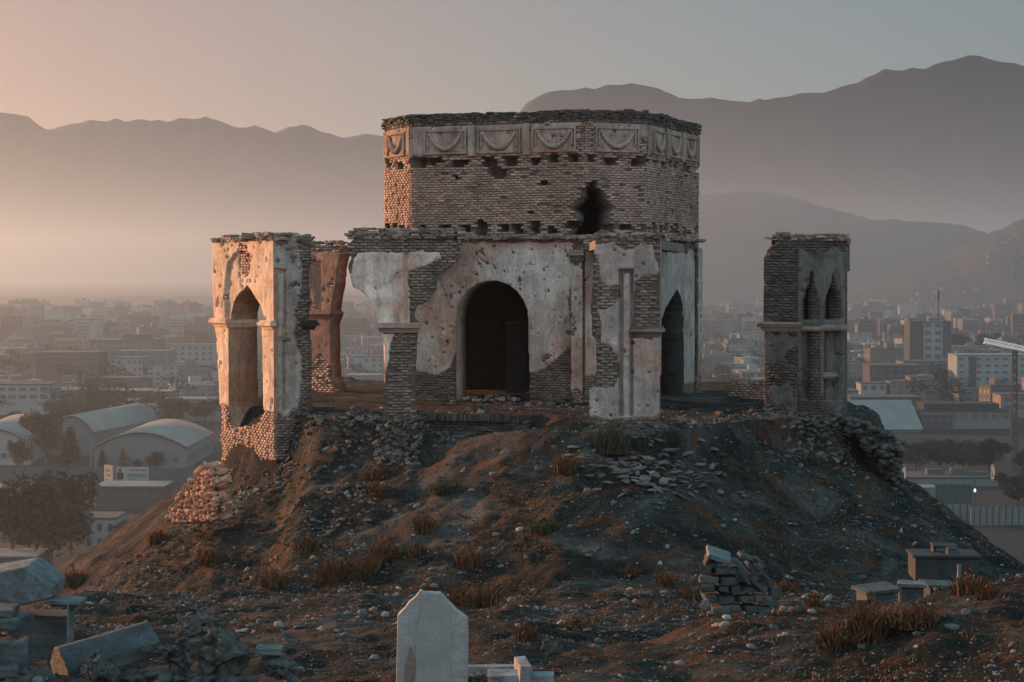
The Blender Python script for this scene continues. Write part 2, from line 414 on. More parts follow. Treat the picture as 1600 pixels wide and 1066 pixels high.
MTN = simple('mountain_rock', (.008, .010, .011), (.018, .019, .020), .0011, bump=0)
ridge('mountains', [(-400, 150), (-100, 170), (0, 178), (45, 184), (78, 206), (130, 192), (180, 188), (240, 191), (325, 185), (375, 203), (400, 199), (430, 207), (470, 197),
      (500, 205), (530, 217), (575, 212), (640, 222), (760, 240), (900, 260), (1200, 300), (2000, 380)], 16500, 12900, 18000, -70, MTN, 3, label='long far mountain ridge fading into haze on the left')
ridge('mountains', [(-400, 440), (500, 420), (700, 330), (780, 220), (808, 180), (825, 158), (860, 146), (900, 141), (985, 133), (1030, 140), (1060, 153), (1110, 155), (1160, 160), (1200, 155), (1240, 149), (1290, 145),
      (1340, 130), (1380, 111), (1440, 108), (1490, 95), (1515, 88), (1545, 92), (1590, 103), (1650, 96), (1800, 130), (2000, 160)], 13900, 12060, 15500, -70, MTN, 8, label='tall dark mountain rising behind the ruin on the right')
HILLM = simple('foothill_earth', (.02, .021, .021), (.042, .042, .04), .004, bump=0)
ridge('hills', [(-400, 470), (700, 462), (850, 400), (960, 330), (1040, 312), (1090, 306), (1130, 303), (1185, 300), (1230, 306), (1290, 326), (1350, 341), (1430, 348), (1500, 353), (1560, 372), (1640, 400), (2000, 440)],
      4100, 3500, 5000, -62, HILLM, 5, .8, label='rounded hazy foothill in front of the tall mountain')
ridge('hills', [(-400, 480), (1150, 480), (1250, 468), (1330, 450), (1400, 428), (1480, 400), (1530, 372), (1580, 350), (1640, 330), (1800, 300), (2000, 290)],
      3200, 2800, 3480, -60, HILLM, 15, .8, label='near hill slope dotted with houses at the right edge')

# ------------------------------------------------------------------ wall builder
def wall(name, A, B, z0, z1, T, solid, plaster, depth=None, res=.04, mats=None, holes=0, hole_r=(.02, .06), brick=True,
         course=.080, bw=.225, seed=0, parent=None, skirt=2, brickm=3, smooth=2, base=0.0, missing=.03):
    """A thick wall from A to B (plan points). solid/plaster/depth take (px,py,u,z) arrays: where there is wall, where plaster still
    covers it, how far the face is sunk. mats = [plaster, core, skirt, brick]."""
    rg = np.random.default_rng(seed + 1)
    A = np.array(A, float); B = np.array(B, float); L = np.hypot(*(B - A)); U = (B - A) / L; N = np.array([U[1], -U[0]])
    nu = max(2, int(round(L / res))); nz = max(2, int(round((z1 - z0) / res)))
    uc = (np.arange(nu) + .5) * L / nu; zc = z0 + (np.arange(nz) + .5) * (z1 - z0) / nz
    UC, ZC = np.meshgrid(uc, zc, indexing='ij')
    def proj(u, z): return project(A[0] + U[0] * u, A[1] + U[1] * u, z)
    PX, PY = proj(UC, ZC)
    wob = 2.2 * fbm(UC * 1.9 + seed, ZC * 1.9, 3); wob2 = 2.2 * fbm(UC * 1.9 + seed + 50, ZC * 1.9 + 30, 3)
    S = solid(PX, PY, UC, ZC)
    fr1 = 1.5 * fbm(UC * 9 + seed, ZC * 9, 3); fr2 = 1.5 * fbm(UC * 9 + 31, ZC * 9 + seed, 3)
    P = plaster(PX + wob * 1.6 + fr1, PY + wob2 * 1.6 + fr2, UC, ZC) & S
    P &= ~((fbm(UC * 5.5 + seed * 3, ZC * 5.5, 4) > .46) & (fbm(UC * 1.1 + seed, ZC * 1.1 + 5, 2) > .05))
    if holes:
        for _ in range(holes):
            hu, hz, r = rg.uniform(0, L), rg.uniform(z0, z1), rg.uniform(*hole_r) * rg.uniform(.6, 1.4)
            P &= ((UC - hu) ** 2 + ((ZC - hz) * rg.uniform(.7, 1.3)) ** 2) > r * r
    D = depth(PX, PY, UC, ZC) if depth else np.zeros_like(UC)
    # vertices
    ug = np.arange(nu + 1) * L / nu; zg = z0 + np.arange(nz + 1) * (z1 - z0) / nz
    UG, ZG = np.meshgrid(ug, zg, indexing='ij')
    pad = lambda a: np.pad(a, 1, mode='edge')
    def vmax(a): p = pad(a); return np.maximum(np.maximum(p[:-1, :-1], p[1:, :-1]), np.maximum(p[:-1, 1:], p[1:, 1:]))
    bare = vmax((~P & S).astype(float))
    DV = vmax(D)
    off = -.045 * bare + .014 * fbm(UG * 2.2 + seed, ZG * 2.2, 4) + .006 * fbm(UG * 9, ZG * 9, 2) - DV + base
    # smoothing of the outline
    Sp = np.pad(S, 1)
    eh = Sp[1:-1, :-1] != Sp[1:-1, 1:]       # edge between (i, j-1) and (i, j): runs along u at vertex row j, from vertex i to i+1  -> shape (nu, nz+1)
    ev = Sp[:-1, 1:-1] != Sp[1:, 1:-1]       # shape (nu+1, nz): runs along z
    du = np.zeros_like(UG); dz = np.zeros_like(UG)
    for _ in range(smooth):
        su = np.zeros_like(UG); sz = np.zeros_like(UG); c = np.zeros_like(UG)
        pu = UG + du; pz = ZG + dz
        for (a, b, e) in (((slice(0, -1), slice(None)), (slice(1, None), slice(None)), eh), ((slice(None), slice(0, -1)), (slice(None), slice(1, None)), ev)):
            su[a] += np.where(e, pu[b], 0); sz[a] += np.where(e, pz[b], 0); c[a] += e
            su[b] += np.where(e, pu[a], 0); sz[b] += np.where(e, pz[a], 0); c[b] += e
        ok = c > 0
        inner = (ug[:, None] > 1e-4) & (ug[:, None] < L - 1e-4)
        du = np.where(ok & inner, (.4 * pu + .6 * su / np.maximum(c, 1)) - UG, du)
        dz = np.where(ok, (.4 * pz + .6 * sz / np.maximum(c, 1)) - ZG, dz)
    um, zm = UG + du, ZG + dz
    fr = np.stack([A[0] + U[0] * um + N[0] * off, A[1] + U[1] * um + N[1] * off, zm], -1).reshape(-1, 3)
    offb = -T + .03 * fbm(UG * 2 + 9, ZG * 2, 3)
    bk = np.stack([A[0] + U[0] * um + N[0] * offb, A[1] + U[1] * um + N[1] * offb, zm], -1).reshape(-1, 3)
    nv = len(fr); I = np.arange(nv).reshape(nu + 1, nz + 1)
    q = np.stack([I[:-1, :-1], I[1:, :-1], I[1:, 1:], I[:-1, 1:]], -1)
    fq = q[S]; bq = q[S][:, ::-1] + nv
    fm = np.where(P[S], 0, 1)
    uvv = np.stack([um, zm], -1).reshape(-1, 2)
    faces = [fq, bq]; midx = [fm, np.full(len(bq), skirt)]
    uvs = [uvv[fq], uvv[bq - nv]]
    def sk(a, b, vertical, flip):
        if not len(a): return
        f = np.stack([a, b, b + nv, a + nv], -1)
        if flip: f = f[:, ::-1]
        if vertical: uu = np.stack([np.stack([np.zeros(len(a)), uvv[a, 1]], -1), np.stack([np.zeros(len(a)), uvv[b, 1]], -1), np.stack([np.full(len(a), T), uvv[b, 1]], -1), np.stack([np.full(len(a), T), uvv[a, 1]], -1)], 1)
        else: uu = np.stack([np.stack([uvv[a, 0], np.zeros(len(a))], -1), np.stack([uvv[b, 0], np.zeros(len(a))], -1), np.stack([uvv[b, 0], np.full(len(a), T)], -1), np.stack([uvv[a, 0], np.full(len(a), T)], -1)], 1)
        if flip: uu = uu[:, ::-1]
        faces.append(f); midx.append(np.full(len(f), skirt)); uvs.append(uu)
    lo, hi = Sp[1:-1, :-1], Sp[1:-1, 1:]
    for cond, fl in ((lo & ~hi, False), (~lo & hi, True)):
        i, j = np.where(cond); sk(I[i, j], I[i + 1, j], False, fl)
    lo, hi = Sp[:-1, 1:-1], Sp[1:, 1:-1]
    for cond, fl in ((lo & ~hi, True), (~lo & hi, False)):
        i, j = np.where(cond); sk(I[i, j], I[i, j + 1], True, fl)
    V = [fr, bk]; nvt = 2 * nv; tint = [np.full(sum(len(f) for f in faces), .5)]
    # bricks
    if brick:
        cu = lambda u: np.clip((u / L * nu).astype(int), 0, nu - 1)
        cz = lambda z: np.clip(((z - z0) / (z1 - z0) * nz).astype(int), 0, nz - 1)
        rows = np.arange(z0, z1, course); bc = []
        for r, zr in enumerate(rows):
            us = np.arange(-bw + (r % 2) * bw / 2 + rg.uniform(-.02, .02), L, bw)
            for u in us:
                lo_, hi_ = max(u, .004), min(u + bw, L - .004)
                if hi_ - lo_ < .05: continue
                bc.append(((lo_ + hi_) / 2 + rg.uniform(-.004, .004), zr + course / 2 + .008 * math.sin(u * 1.3 + seed), hi_ - lo_ - rg.uniform(.012, .028)))
        bc = np.array(bc); ok = np.ones(len(bc), bool)
        for k in (-.45, 0, .45):
            uu = bc[:, 0] + k * bc[:, 2]
            a, b = cu(uu), cz(bc[:, 1]); ok &= S[a, b] & (D[a, b] < .2)
            if k == 0: ok &= ~P[a, b]
        bc = bc[ok & (rg.random(len(bc)) > missing)]
        if len(bc):
            n = len(bc); dd = D[cu(bc[:, 0]), cz(bc[:, 1])]
            pr = -.045 + .026 + rg.normal(0, .010, n) + .014 * fbm(bc[:, 0] * 2.2 + seed, bc[:, 1] * 2.2, 4) + (rg.random(n) < .04) * .03 - dd + base
            hw = bc[:, 2] / 2; hh = (course - rg.uniform(.010, .020, n)) / 2; tl = rg.normal(0, .012, n)
            C = np.zeros((n, 8, 3)); s = 0
            for su_, sz_, dep in ((-1, -1, 0), (1, -1, 0), (1, 1, 0), (-1, 1, 0), (-1, -1, 1), (1, -1, 1), (1, 1, 1), (-1, 1, 1)):
                u = bc[:, 0] + su_ * hw + (rg.normal(0, .004, n) if not dep else 0); z = bc[:, 1] + sz_ * hh + su_ * hw * tl + (rg.normal(0, .003, n) if not dep else 0)
                o_ = pr - .07 * dep
                C[:, s, 0] = A[0] + U[0] * u + N[0] * o_; C[:, s, 1] = A[1] + U[1] * u + N[1] * o_; C[:, s, 2] = z; s += 1
            bf = np.array([(0, 1, 2, 3), (0, 4, 5, 1), (1, 5, 6, 2), (2, 6, 7, 3), (3, 7, 4, 0)])
            f = (nvt + np.arange(n)[:, None, None] * 8 + bf[None]).reshape(-1, 4)
            V.append(C.reshape(-1, 3)); faces.append(f); midx.append(np.full(len(f), brickm)); tint.append(np.repeat(np.clip(rg.normal(.45, .15, n), 0, 1), 5))
            uvs.append(np.zeros((len(f), 4, 2)))
    o = fastmesh(name, np.concatenate(V), faces, mats or [PLASTER, CORE, SKIN, BRICK], midx=np.concatenate(midx), tint=np.concatenate(tint), uv=np.concatenate([u.reshape(-1, 2) for u in uvs]))
    if parent: rebase(o, parent)
    return o
YES = lambda px, py, u, z: np.ones(np.shape(px), bool)
NO = lambda px, py, u, z: np.zeros(np.shape(px), bool)
def poly(*pts): return lambda px, py, u, z: inpoly(px, py, pts)
def along(A, B, t, off=0):
    A = np.array(A); B = np.array(B); U = (B - A) / np.hypot(*(B - A)); N = np.array([U[1], -U[0]])
    return A + U * t + N * off
def rubble(mb, P, Q, z, n, size=(.05, .2), wid=.4, back=0, h=.12, m=0):
    P = np.array(P); Q = np.array(Q); L = np.hypot(*(Q - P)); U = (Q - P) / L; N = np.array([-U[1], U[0]])
    for _ in range(n):
        a = random.random(); c = P + (Q - P) * a + N * (back + random.uniform(-.04, wid))
        s = random.uniform(*size)
        mb.box((c[0], c[1], z - .02 + random.uniform(0, .35) * h * max(0, float(fbm(np.array([c[0] * 1.3]), np.array([c[1] * 1.3]), 2)[0]) + .3)), (s * random.uniform(.9, 1.6), s * random.uniform(.6, 1.1), s * random.uniform(.3, .6)),
               (random.gauss(0, .15), random.gauss(0, .15), random.uniform(0, 3)), m=m, jit=s * .08)
def bricktop(mb, P, Q, z, rows=5, wid=.5, missing=.1, start=0, m=0, bw=.23, ch=.075, out=.0, step=.0):
    """courses of loose bricks finishing a broken wall top; upper courses lose more bricks"""
    P = np.array(P, float); Q = np.array(Q, float); L = np.hypot(*(Q - P)); U = (Q - P) / L; N = np.array([U[1], -U[0]]); ang = math.atan2(U[1], U[0])
    s0 = random.uniform(0, 50)
    for r in range(rows):
        zz = z + r * ch
        u = -(r % 2) * bw / 2
        while u < L:
            hh = rows * (1 - missing) + 1.7 * float(fbm(np.array([u * .7 + s0]), np.array([s0]), 3)[0]) * rows * .5
            if r < hh and random.random() > .05:
                nd = max(1, int(round(wid / .26))); wd_ = wid / nd
                for q_ in range(nd):
                    if q_ and random.random() < .12 + .10 * r: continue
                    o_ = out + step * r - wd_ * (q_ + .5) + random.gauss(0, .014)
                    c = P + U * min(max(u + bw / 2 + random.gauss(0, .02), 0), L) + N * o_
                    mb.box((c[0], c[1], zz + ch / 2 + random.gauss(0, .006)), (bw * random.uniform(.78, .97), wd_ * random.uniform(.85, 1.0), ch * random.uniform(.75, .97)), (random.gauss(0, .04), random.gauss(0, .04), ang + random.gauss(0, .07)), m=m, jit=.008)
                u += bw * random.uniform(.9, 1.1); continue
                c = P + U * min(max(u + bw / 2, 0), L) + N * o_
                mb.box((c[0], c[1], zz + ch / 2), (bw * random.uniform(.82, .97), wid, ch * random.uniform(.75, .95)), (random.gauss(0, .02), random.gauss(0, .02), ang + random.gauss(0, .03)), m=m, jit=.006)
            u += bw * random.uniform(.9, 1.1)
def mould(mb, P, Q, z, prof_, ext=.05, back=.1, m=0):
    """stack of projecting bands: prof_ = [(height, projection)], from z upward"""
    P = np.array(P, float); Q = np.array(Q, float); L = np.hypot(*(Q - P)); U = (Q - P) / L; N = np.array([U[1], -U[0]]); ang = math.atan2(U[1], U[0])
    for h, pr in prof_:
        n = max(1, int(L / .5))
        for k in range(n):
            a, b = k * L / n, (k + 1) * L / n
            if k == 0: a -= pr
            if k == n - 1: b += pr
            c = P + U * (a + b) / 2 + N * (pr - back) / 2
            mb.box((c[0], c[1], z + h / 2), (b - a - .004, pr + back, h * random.uniform(.94, 1.0)), (0, 0, ang + random.gauss(0, .006)), m=m, jit=.006)
        z += h
MOULD = [(.06, .04), (.06, .08), (.09, .16), (.06, .12)]

# ------------------------------------------------------------------ the domed hall and its drum
HA, HB, HC, HD, HE = gx(600, 64.2), gx(640, 62.4), gx(914, 60.3), gx(1012, 61.3), gx(1092, 66.5)
hc = ((HA[0] + HE[0]) / 2, (HA[1] + HE[1]) / 2)
HF, HG, HH = [(2 * hc[0] - p[0], 2 * hc[1] - p[1]) for p in (HB, HC, HD)]
OCT = [HA, HB, HC, HD, HE, HF, HG, HH]
ruin = thing('ruined_mausoleum', 'roofless octagonal brick mausoleum with arched doorway and garland frieze on top of the mound', 'ruin', (hc[0], hc[1], 0))
ZR = 5.06
bighole = [(922, 285), (931, 288), (938, 300), (944, 314), (950, 326), (943, 340), (947, 356), (953, 384), (893, 384), (900, 356), (907, 338), (902, 322), (911, 305), (915, 292)]
bighole = [(922 + (x - 922) * 1.35, y) for x, y in bighole]
def drum_depth(seed):
    rg = random.Random(seed); H = []
    u = rg.uniform(.2, .5)
    while u < 6.5: H.append((u, 5.46 + rg.uniform(-.03, .08), rg.uniform(.07, .17), rg.uniform(.10, .20))); u += rg.uniform(.45, .8)
    u = rg.uniform(.1, .4)
    while u < 6.5: H.append((u, 7.62 + rg.uniform(-.08, .05), rg.uniform(.08, .22), rg.uniform(.06, .15))); u += rg.uniform(.5, 1.1)
    for _ in range(4): H.append((rg.uniform(.5, 5.5), rg.uniform(5.9, 7.3), rg.uniform(.04, .10), rg.uniform(.04, .07)))
    def d(px, py, u, z):
        r = np.zeros(np.shape(px)); u = u + .10 * fbm(u * 4 + seed, z * 6, 3); z = z + .07 * fbm(u * 5 + 3, z * 5 + seed, 3)
        for a, b, w_, h_ in H: r = np.maximum(r, .42 * ((np.abs(u - a) < w_) & (np.abs(z - b) < h_)))
        r = np.maximum(r, .42 * inpoly(px, py, [(766, 262), (786, 262), (790, 270), (784, 278), (770, 277), (762, 270)]))
        r = np.maximum(r, .04 * ((z > 7.50) & (z < 7.66)))
        return r
    return d
def frieze_plaster(edge):
    def f(px, py, u, z):
        low = 7.78 + .05 * np.abs(np.sin(u * 2.6)) + .10 * fbm(u * 2.1 + edge, u * 0, 3)
        return (z > low) & (z < 8.78)
    return f
faces = [(HA, HB, 1, 1), (HB, HC, 3, 2), (HC, HD, 1, 3), (HD, HE, 3, 4), (HE, HF, 1, 5), (HF, HG, 3, 6), (HG, HH, 1, 7), (HH, HA, 3, 8)]
for P, Q, npan, sd_ in faces:
    hole = (lambda px, py, u, z: ~inpoly(px + 7 * fbm(u * 5, z * 5, 3), py + 7 * fbm(u * 5 + 9, z * 5, 3), bighole)) if sd_ in (2, 3) else YES
    fp = frieze_plaster(sd_ * 3)
    if sd_ == 2: pl = lambda px, py, u, z, fp=fp: fp(px, py, u, z) & (px < 900 + 6 * np.sin(py * .3))
    elif sd_ == 3: pl = lambda px, py, u, z, fp=fp: fp(px, py, u, z) & (px > 929) & ~((px > 1002) & (py > 215))
    else: pl = fp
    wall('drum_wall', P, Q, ZR - .1, 8.95, .75, hole, pl, drum_depth(sd_), parent=ruin, seed=sd_, res=.045, holes=6, mats=[FRIEZE, CORE, CORE, BRICK], missing=.03)
# frieze panels with garlands
def panel(P, Q, uc, wd, zt, zb):
    mb = MB(); P = np.array(P); Q = np.array(Q); U = (Q - P) / np.hypot(*(Q - P)); ang = math.atan2(U[1], U[0])
    def bx(u0, u1, z0_, z1_, o0, o1, M=mb):
        c = along(P, Q, (u0 + u1) / 2, (o0 + o1) / 2); M.box((c[0], c[1], (z0_ + z1_) / 2), (u1 - u0, o1 - o0, z1_ - z0_), (0, 0, ang), jit=.006)
    t = .055
    bx(uc - wd / 2, uc + wd / 2, zt - t, zt, -.02, .055); bx(uc - wd / 2, uc + wd / 2, zb, zb + t, -.02, .05)
    bx(uc - wd / 2, uc - wd / 2 + t, zb + t, zt - t, -.02, .052); bx(uc + wd / 2 - t, uc + wd / 2, zb + t, zt - t, -.02, .053)
    o = mb.build('frieze_panel', FRIEZE); rebase(o, ruin)
    g = MB(); r = wd / 2 - .19; n = 56; pts = []; rad = []
    for i in range(n + 1):
        a = -1 + 2 * i / n; x = uc + a * r; z = zt - .09 - .52 * (1 - a * a) ** .8
        c = along(P, Q, x, .03); pts.append((c[0], c[1], z)); rad.append((.042 + .042 * (1 - a * a)) * (1 + .20 * math.sin(i * 1.7)))
    g.tube(pts, rad, 7)
    for sgn in (-1, 1):
        pts = []; rad = []
        for i in range(22):
            z = zt - .08 - i * .023; c = along(P, Q, uc + sgn * (r + .055), .025); pts.append((c[0], c[1], z)); rad.append(.030 + .013 * math.sin(i * 1.9) + (.012 if i > 16 else 0))
        g.tube(pts, rad, 6)
    go = g.build('garland', GARL, smooth=True); rebase(go, ruin); go.parent = o
for P, Q, npan, sd_ in faces:
    if sd_ > 4: continue
    L = math.dist(P, Q); lo, hi = (.28, L - .28) if npan == 3 else (.22, L - .22)
    if sd_ == 2: lo, hi = .34, L - .12
    pw = (hi - lo) / npan
    for k in range(npan): panel(P, Q, lo + (k + .5) * pw, pw * (.80 if npan == 3 else .86), 8.64, 7.86)
    for k in range(1, npan):
        mb = MB(); c = along(P, Q, lo + k * pw, .03); U = np.array(Q) - np.array(P); mb.box((c[0], c[1], 8.28), (pw * .13, .08, .98), (0, 0, math.atan2(U[1], U[0])), jit=.015)
        rebase(mb.build('frieze_pilaster', FRIEZE), ruin)
# cornice
mb = MB()
for P, Q, npan, sd_ in faces:
    ztop = 8.82
    for r, (out, hgt) in enumerate([(.01, .07), (.03, .06), (.06, .07), (.05, .06)]):
        P2, Q2 = along(P, Q, -out * .4, 0), along(P, Q, math.dist(P, Q) + out * .4, 0)
        bricktop(mb, P2, Q2, ztop, rows=1, wid=.5 + out, missing=0, out=out, ch=hgt, bw=.22, m=0)
        ztop += hgt
    bricktop(mb, P, Q, ztop, rows=3, wid=.62, missing=.45, out=.0, ch=.05)
    rubble(mb, P, Q, ztop + .03, 70, (.06, .2), .6, 0, .10)
rebase(mb.build('cornice', CORNICE), ruin)
# loose ledge at the foot of the drum
mb = MB()
for P, Q, npan, sd_ in faces[:4]:
    if sd_ == 4: Q = tuple(along(P, Q, math.dist(P, Q) - .35))
    bricktop(mb, P, Q, ZR - .02, rows=3, wid=.4, missing=.2, out=.03, ch=.07)
    rubble(mb, P, Q, ZR + .1, int(26 * math.dist(P, Q)), (.05, .18), .35, -.3, .22)
rebase(mb.build('drum_ledge', BRICK_DK), ruin)
# flat slabs added unseen to close hall and drum and keep them dark
mb = MB(); cen = np.array(hc)
def shr(k): return [tuple(cen + (np.array(p) - cen) * k) for p in OCT]
mb.prism(shr(.90), 4.86, 5.0); mb.prism(shr(.90), 8.72, 8.86)
rebase(mb.build('closing_slabs', CORE), ruin)
# lower walls
door = [(712, 640), (712, 500), (714, 484), (720, 468), (730, 454), (744, 444), (760, 439), (776, 439), (794, 444), (808, 455), (818, 469), (824, 485), (826, 505), (827, 640)]
plas = [(600, 430), (690, 425), (713, 379), (895, 378), (897, 420), (889, 470), (891, 505), (896, 530), (890, 545), (878, 555), (862, 567), (837, 583), (826, 580), (770, 500), (709, 556), (697, 580), (681, 589), (653, 580), (600, 585)]
wall('hall_wall', HB, HC, -.5, ZR, .85, lambda px, py, u, z: ~inpoly(px, py, door), lambda px, py, u, z: inpoly(px, py, plas),
     parent=ruin, seed=21, res=.03, holes=200, hole_r=(.008, .040), mats=[PLASTER, CORE, PLASTER_DK, BRICK_DK], missing=.05)
wall('hall_wall', HA, HB, -.5, ZR, .85, YES, lambda px, py, u, z: (z > 1.0) & (z < 4.7), parent=ruin, seed=22, holes=20)
wall('hall_wall', HC, HD, -.5, ZR, .85, YES, lambda px, py, u, z: (z > .8) & (z < 4.7), parent=ruin, seed=23, holes=20)
rdoor = [(1031, 640), (1032, 520), (1034, 500), (1040, 482), (1049, 466), (1058, 452), (1063, 462), (1067, 478), (1068, 500), (1069, 640)]
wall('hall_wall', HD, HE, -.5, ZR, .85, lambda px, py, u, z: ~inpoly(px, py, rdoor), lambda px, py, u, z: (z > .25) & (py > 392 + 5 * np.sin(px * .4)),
     parent=ruin, seed=24, holes=14, mats=[PLASTER_DK, CORE, SHADE_WALL, BRICK_DK])
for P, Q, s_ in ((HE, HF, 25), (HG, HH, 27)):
    wall('hall_wall', P, Q, -.5, ZR, .85, YES, NO, parent=ruin, seed=s_, res=.1, mats=[PLASTER_DK, CORE, SHADE_WALL, BRICK_DK])
wall('hall_wall', HF, HG, -.5, ZR, .85, lambda px, py, u, z: ~((np.abs(u - 3) < 1.0) & (z < 2.9)), NO, parent=ruin, seed=26, res=.08, mats=[PLASTER_DK, CORE, SHADE_WALL, BRICK_DK])
wall('hall_wall', HH, HA, -.5, ZR, .85, lambda px, py, u, z: ~((np.abs(u - 2.8) < 1.1) & (z < 3.2)), NO, parent=ruin, seed=28, res=.08, mats=[PLASTER_DK, CORE, SHADE_WALL, BRICK_DK])
# engaged pilaster at the corner of the front wall
L = math.dist(HB, HC); pa = along(HB, HC, L - .42, 0); pb = along(HB, HC, L - .02, 0)
o = wall('pilaster', along(HB, HC, L - .42, .13), along(HB, HC, L - .04, .13), -.2, 4.36, .16, YES, lambda px, py, u, z: z > .25 + .15 * np.sin(u * 9), parent=ruin, seed=31, res=.03, holes=14, hole_r=(.015, .05))
mb = MB(); mould(mb, along(HB, HC, L - .42, .13), along(HB, HC, L - .04, .13), 4.36, [(.07, .02), (.08, .05), (.09, .03), (.08, .07), (.10, .04)], back=.14)
cpt = mb.build('capital', BRICK_DK); rebase(cpt, ruin)
mb = MB(); c = along(HD, HE, 5.25, .04)
o = wall('pilaster', along(HD, HE, 5.12, .12), along(HD, HE, 5.62, .12), -.2, 4.9, .14, YES, lambda px, py, u, z: (z > .5), parent=ruin, seed=32, res=.04, holes=5, mats=[PLASTER_DK, CORE, SKIN_DK, BRICK_DK])
# an inner partition seen through the doorway
mb = MB(); p = gx(806, 64.2); mb.box((p[0], p[1], 1.15), (.55, .5, 2.5), (0, 0, -.3), jit=.02); rebase(mb.build('inner_pier', SHADE_WALL), ruin)
mb = MB(); p = gx(768, 60.9)
for k in range(34): mb.box((p[0] + random.uniform(-1.0, 1.0), p[1] + random.uniform(-.3, 2.5), .02), (random.uniform(.06, .2), random.uniform(.06, .16), random.uniform(.03, .09)), (0, 0, random.uniform(0, 3)), jit=.01)
rebase(mb.build('threshold_rubble', BRICK), ruin)

# front left pier with the two broken arches
A1, B1 = gx(536, 53.25), gx(728, 53.35)
s1 = [(601, 720), (601, 600), (602, 560), (600, 521), (591, 517), (590, 506), (588, 489), (578, 468), (564, 454), (551, 449), (548, 434), (543, 415), (550, 402), (541, 395), (543, 382), (553, 374),
      (572, 369), (700, 367), (716, 378), (722, 400), (706, 416), (690, 430), (683, 440), (682, 454), (664, 474), (651, 478), (646, 495), (657, 508), (652, 520), (650, 560), (648, 600), (650, 640), (655, 720)]
p1 = [(546, 440), (552, 404), (560, 396), (690, 392), (690, 402), (676, 410), (660, 416), (640, 425), (637, 445), (641, 470), (640, 500), (640, 509), (590, 509), (575, 470), (560, 458)]
p1b = [(598, 521), (618, 521), (612, 540), (606, 560), (603, 585), (598, 585)]
d1 = lambda px, py, u, z: np.where((px > 634) & (py < 505), .07, 0) + np.where((np.abs(px - 634) < 1.6) & (py < 500) & (py > 393), .06, 0) + np.where((py < 394) & (py > 391), .04, 0)
wall('arch_pier', A1, B1, -1.6, 5.15, .85, poly(*s1), lambda px, py, u, z: inpoly(px, py, p1) | inpoly(px, py, p1b), d1, parent=ruin, seed=41, res=.03, holes=30, hole_r=(.012, .045), mats=[PLASTER, CORE, SKIN, BRICK_DK], smooth=3, missing=.04)
t1 = [(590 - 536) / 192 * math.dist(A1, B1), (656 - 536) / 192 * math.dist(A1, B1)]
mb = MB(); mould(mb, along(A1, B1, t1[0] + .12), along(A1, B1, t1[1] - .10), 2.40, MOULD, back=.9); rebase(mb.build('impost_moulding', GARL), ruin)
mb = MB(); bricktop(mb, along(A1, B1, .15), along(A1, B1, 3.3), 5.0, rows=4, wid=1.0, missing=.35); rubble(mb, along(A1, B1, .1), along(A1, B1, 3.4), 5.1, 120, (.05, .2), 1.2, 0, .3)
# broken roof joining pier and hall
sl = [tuple(along(A1, B1, .25, -.9)), tuple(along(A1, B1, 3.2, -.9)), gx(712, 56.5), gx(705, 58.5), gx(716, 61.6), gx(640, 62.3), gx(604, 63.9), gx(596, 60), gx(570, 57)]
mb.prism(sl, 4.72, 5.0)
for k in range(160):
    a = random.random(); b = random.random(); x = sl[0][0] + .3 + a * 2.2 + b * .6; y = 55 + b * 6
    mb.box((x, y, 5.02 + random.random() * .08), (random.uniform(.08, .3),) * 2 + (random.uniform(.06, .2),), (random.gauss(0, .2), random.gauss(0, .2), random.uniform(0, 3)), jit=.02)
rebase(mb.build('broken_roof', BRICK_DK), ruin)
# broken vault shard hanging right of the pier
# front right pier
A2, B2 = gx(919, 50.55), gx(1033, 50.35)
s2 = [(931, 376), (960, 369), (1010, 368), (1031, 372), (1031, 560), (1029, 640), (1022, 662), (990, 655), (966, 658), (921, 655), (921, 609), (929, 606), (931, 575), (931, 532), (925, 524), (923, 480), (926, 440), (927, 400)]
s2 = s2[:6] + [(1026, 720), (926, 720)] + s2[9:]
p2 = [(921, 385), (945, 383), (958, 378), (975, 392), (990, 388), (1001, 379), (1020, 384), (1024, 396), (1030, 420), (1030, 428), (1008, 430), (992, 442), (990, 508), (990, 527), (1034, 527), (1032, 640), (1026, 655), (990, 653), (966, 656), (916, 654), (918, 606),
      (936, 604), (958, 604), (966, 590), (964, 560), (956, 541), (940, 536), (938, 500), (932, 480), (944, 486), (960, 474), (967, 462), (966, 446), (950, 448), (938, 440), (934, 415)]
def d2(px, py, u, z):
    slot = (px > 967) & (px < 989) & (py > 421) & (py < 650)
    strip = (px > 972) & (px < 985) & (py > 426)
    return np.where(slot & ~strip, .24, 0) + np.where(slot & strip, .07, 0) + np.where((px < 936) & (py > 400) & (py < 640), .05, 0) + np.where((px > 990) & (py < 505), .05, 0)
wall('corner_pier', A2, B2, -1.6, 5.1, 1.5, poly(*s2), lambda px, py, u, z: inpoly(px, py, p2), d2, parent=ruin, seed=42, res=.03, holes=26, hole_r=(.010, .045), mats=[PLASTER_PIER, CORE, PLASTER_PIER, BRICK_DK], smooth=2, missing=.05)
wall('corner_pier', gx(930.5, 51.9), gx(931.5, 50.6), -1.2, 4.9, .3, YES, lambda px, py, u, z: (z > 0.5), parent=ruin, seed=43, res=.05)
LL = math.dist(A2, B2)
mb = MB(); mould(mb, along(A2, B2, LL * (990 - 919) / 114 + .08), along(A2, B2, LL - .06), 2.38, MOULD, back=.4); rebase(mb.build('impost_moulding', BRICK_DK), ruin)
mb = MB(); bricktop(mb, along(A2, B2, .25), along(A2, B2, LL), 4.95, rows=4, wid=1.2, missing=.4); rubble(mb, along(A2, B2, .2), along(A2, B2, LL), 5.05, 60, (.05, .18), 1.2, 0, .22)
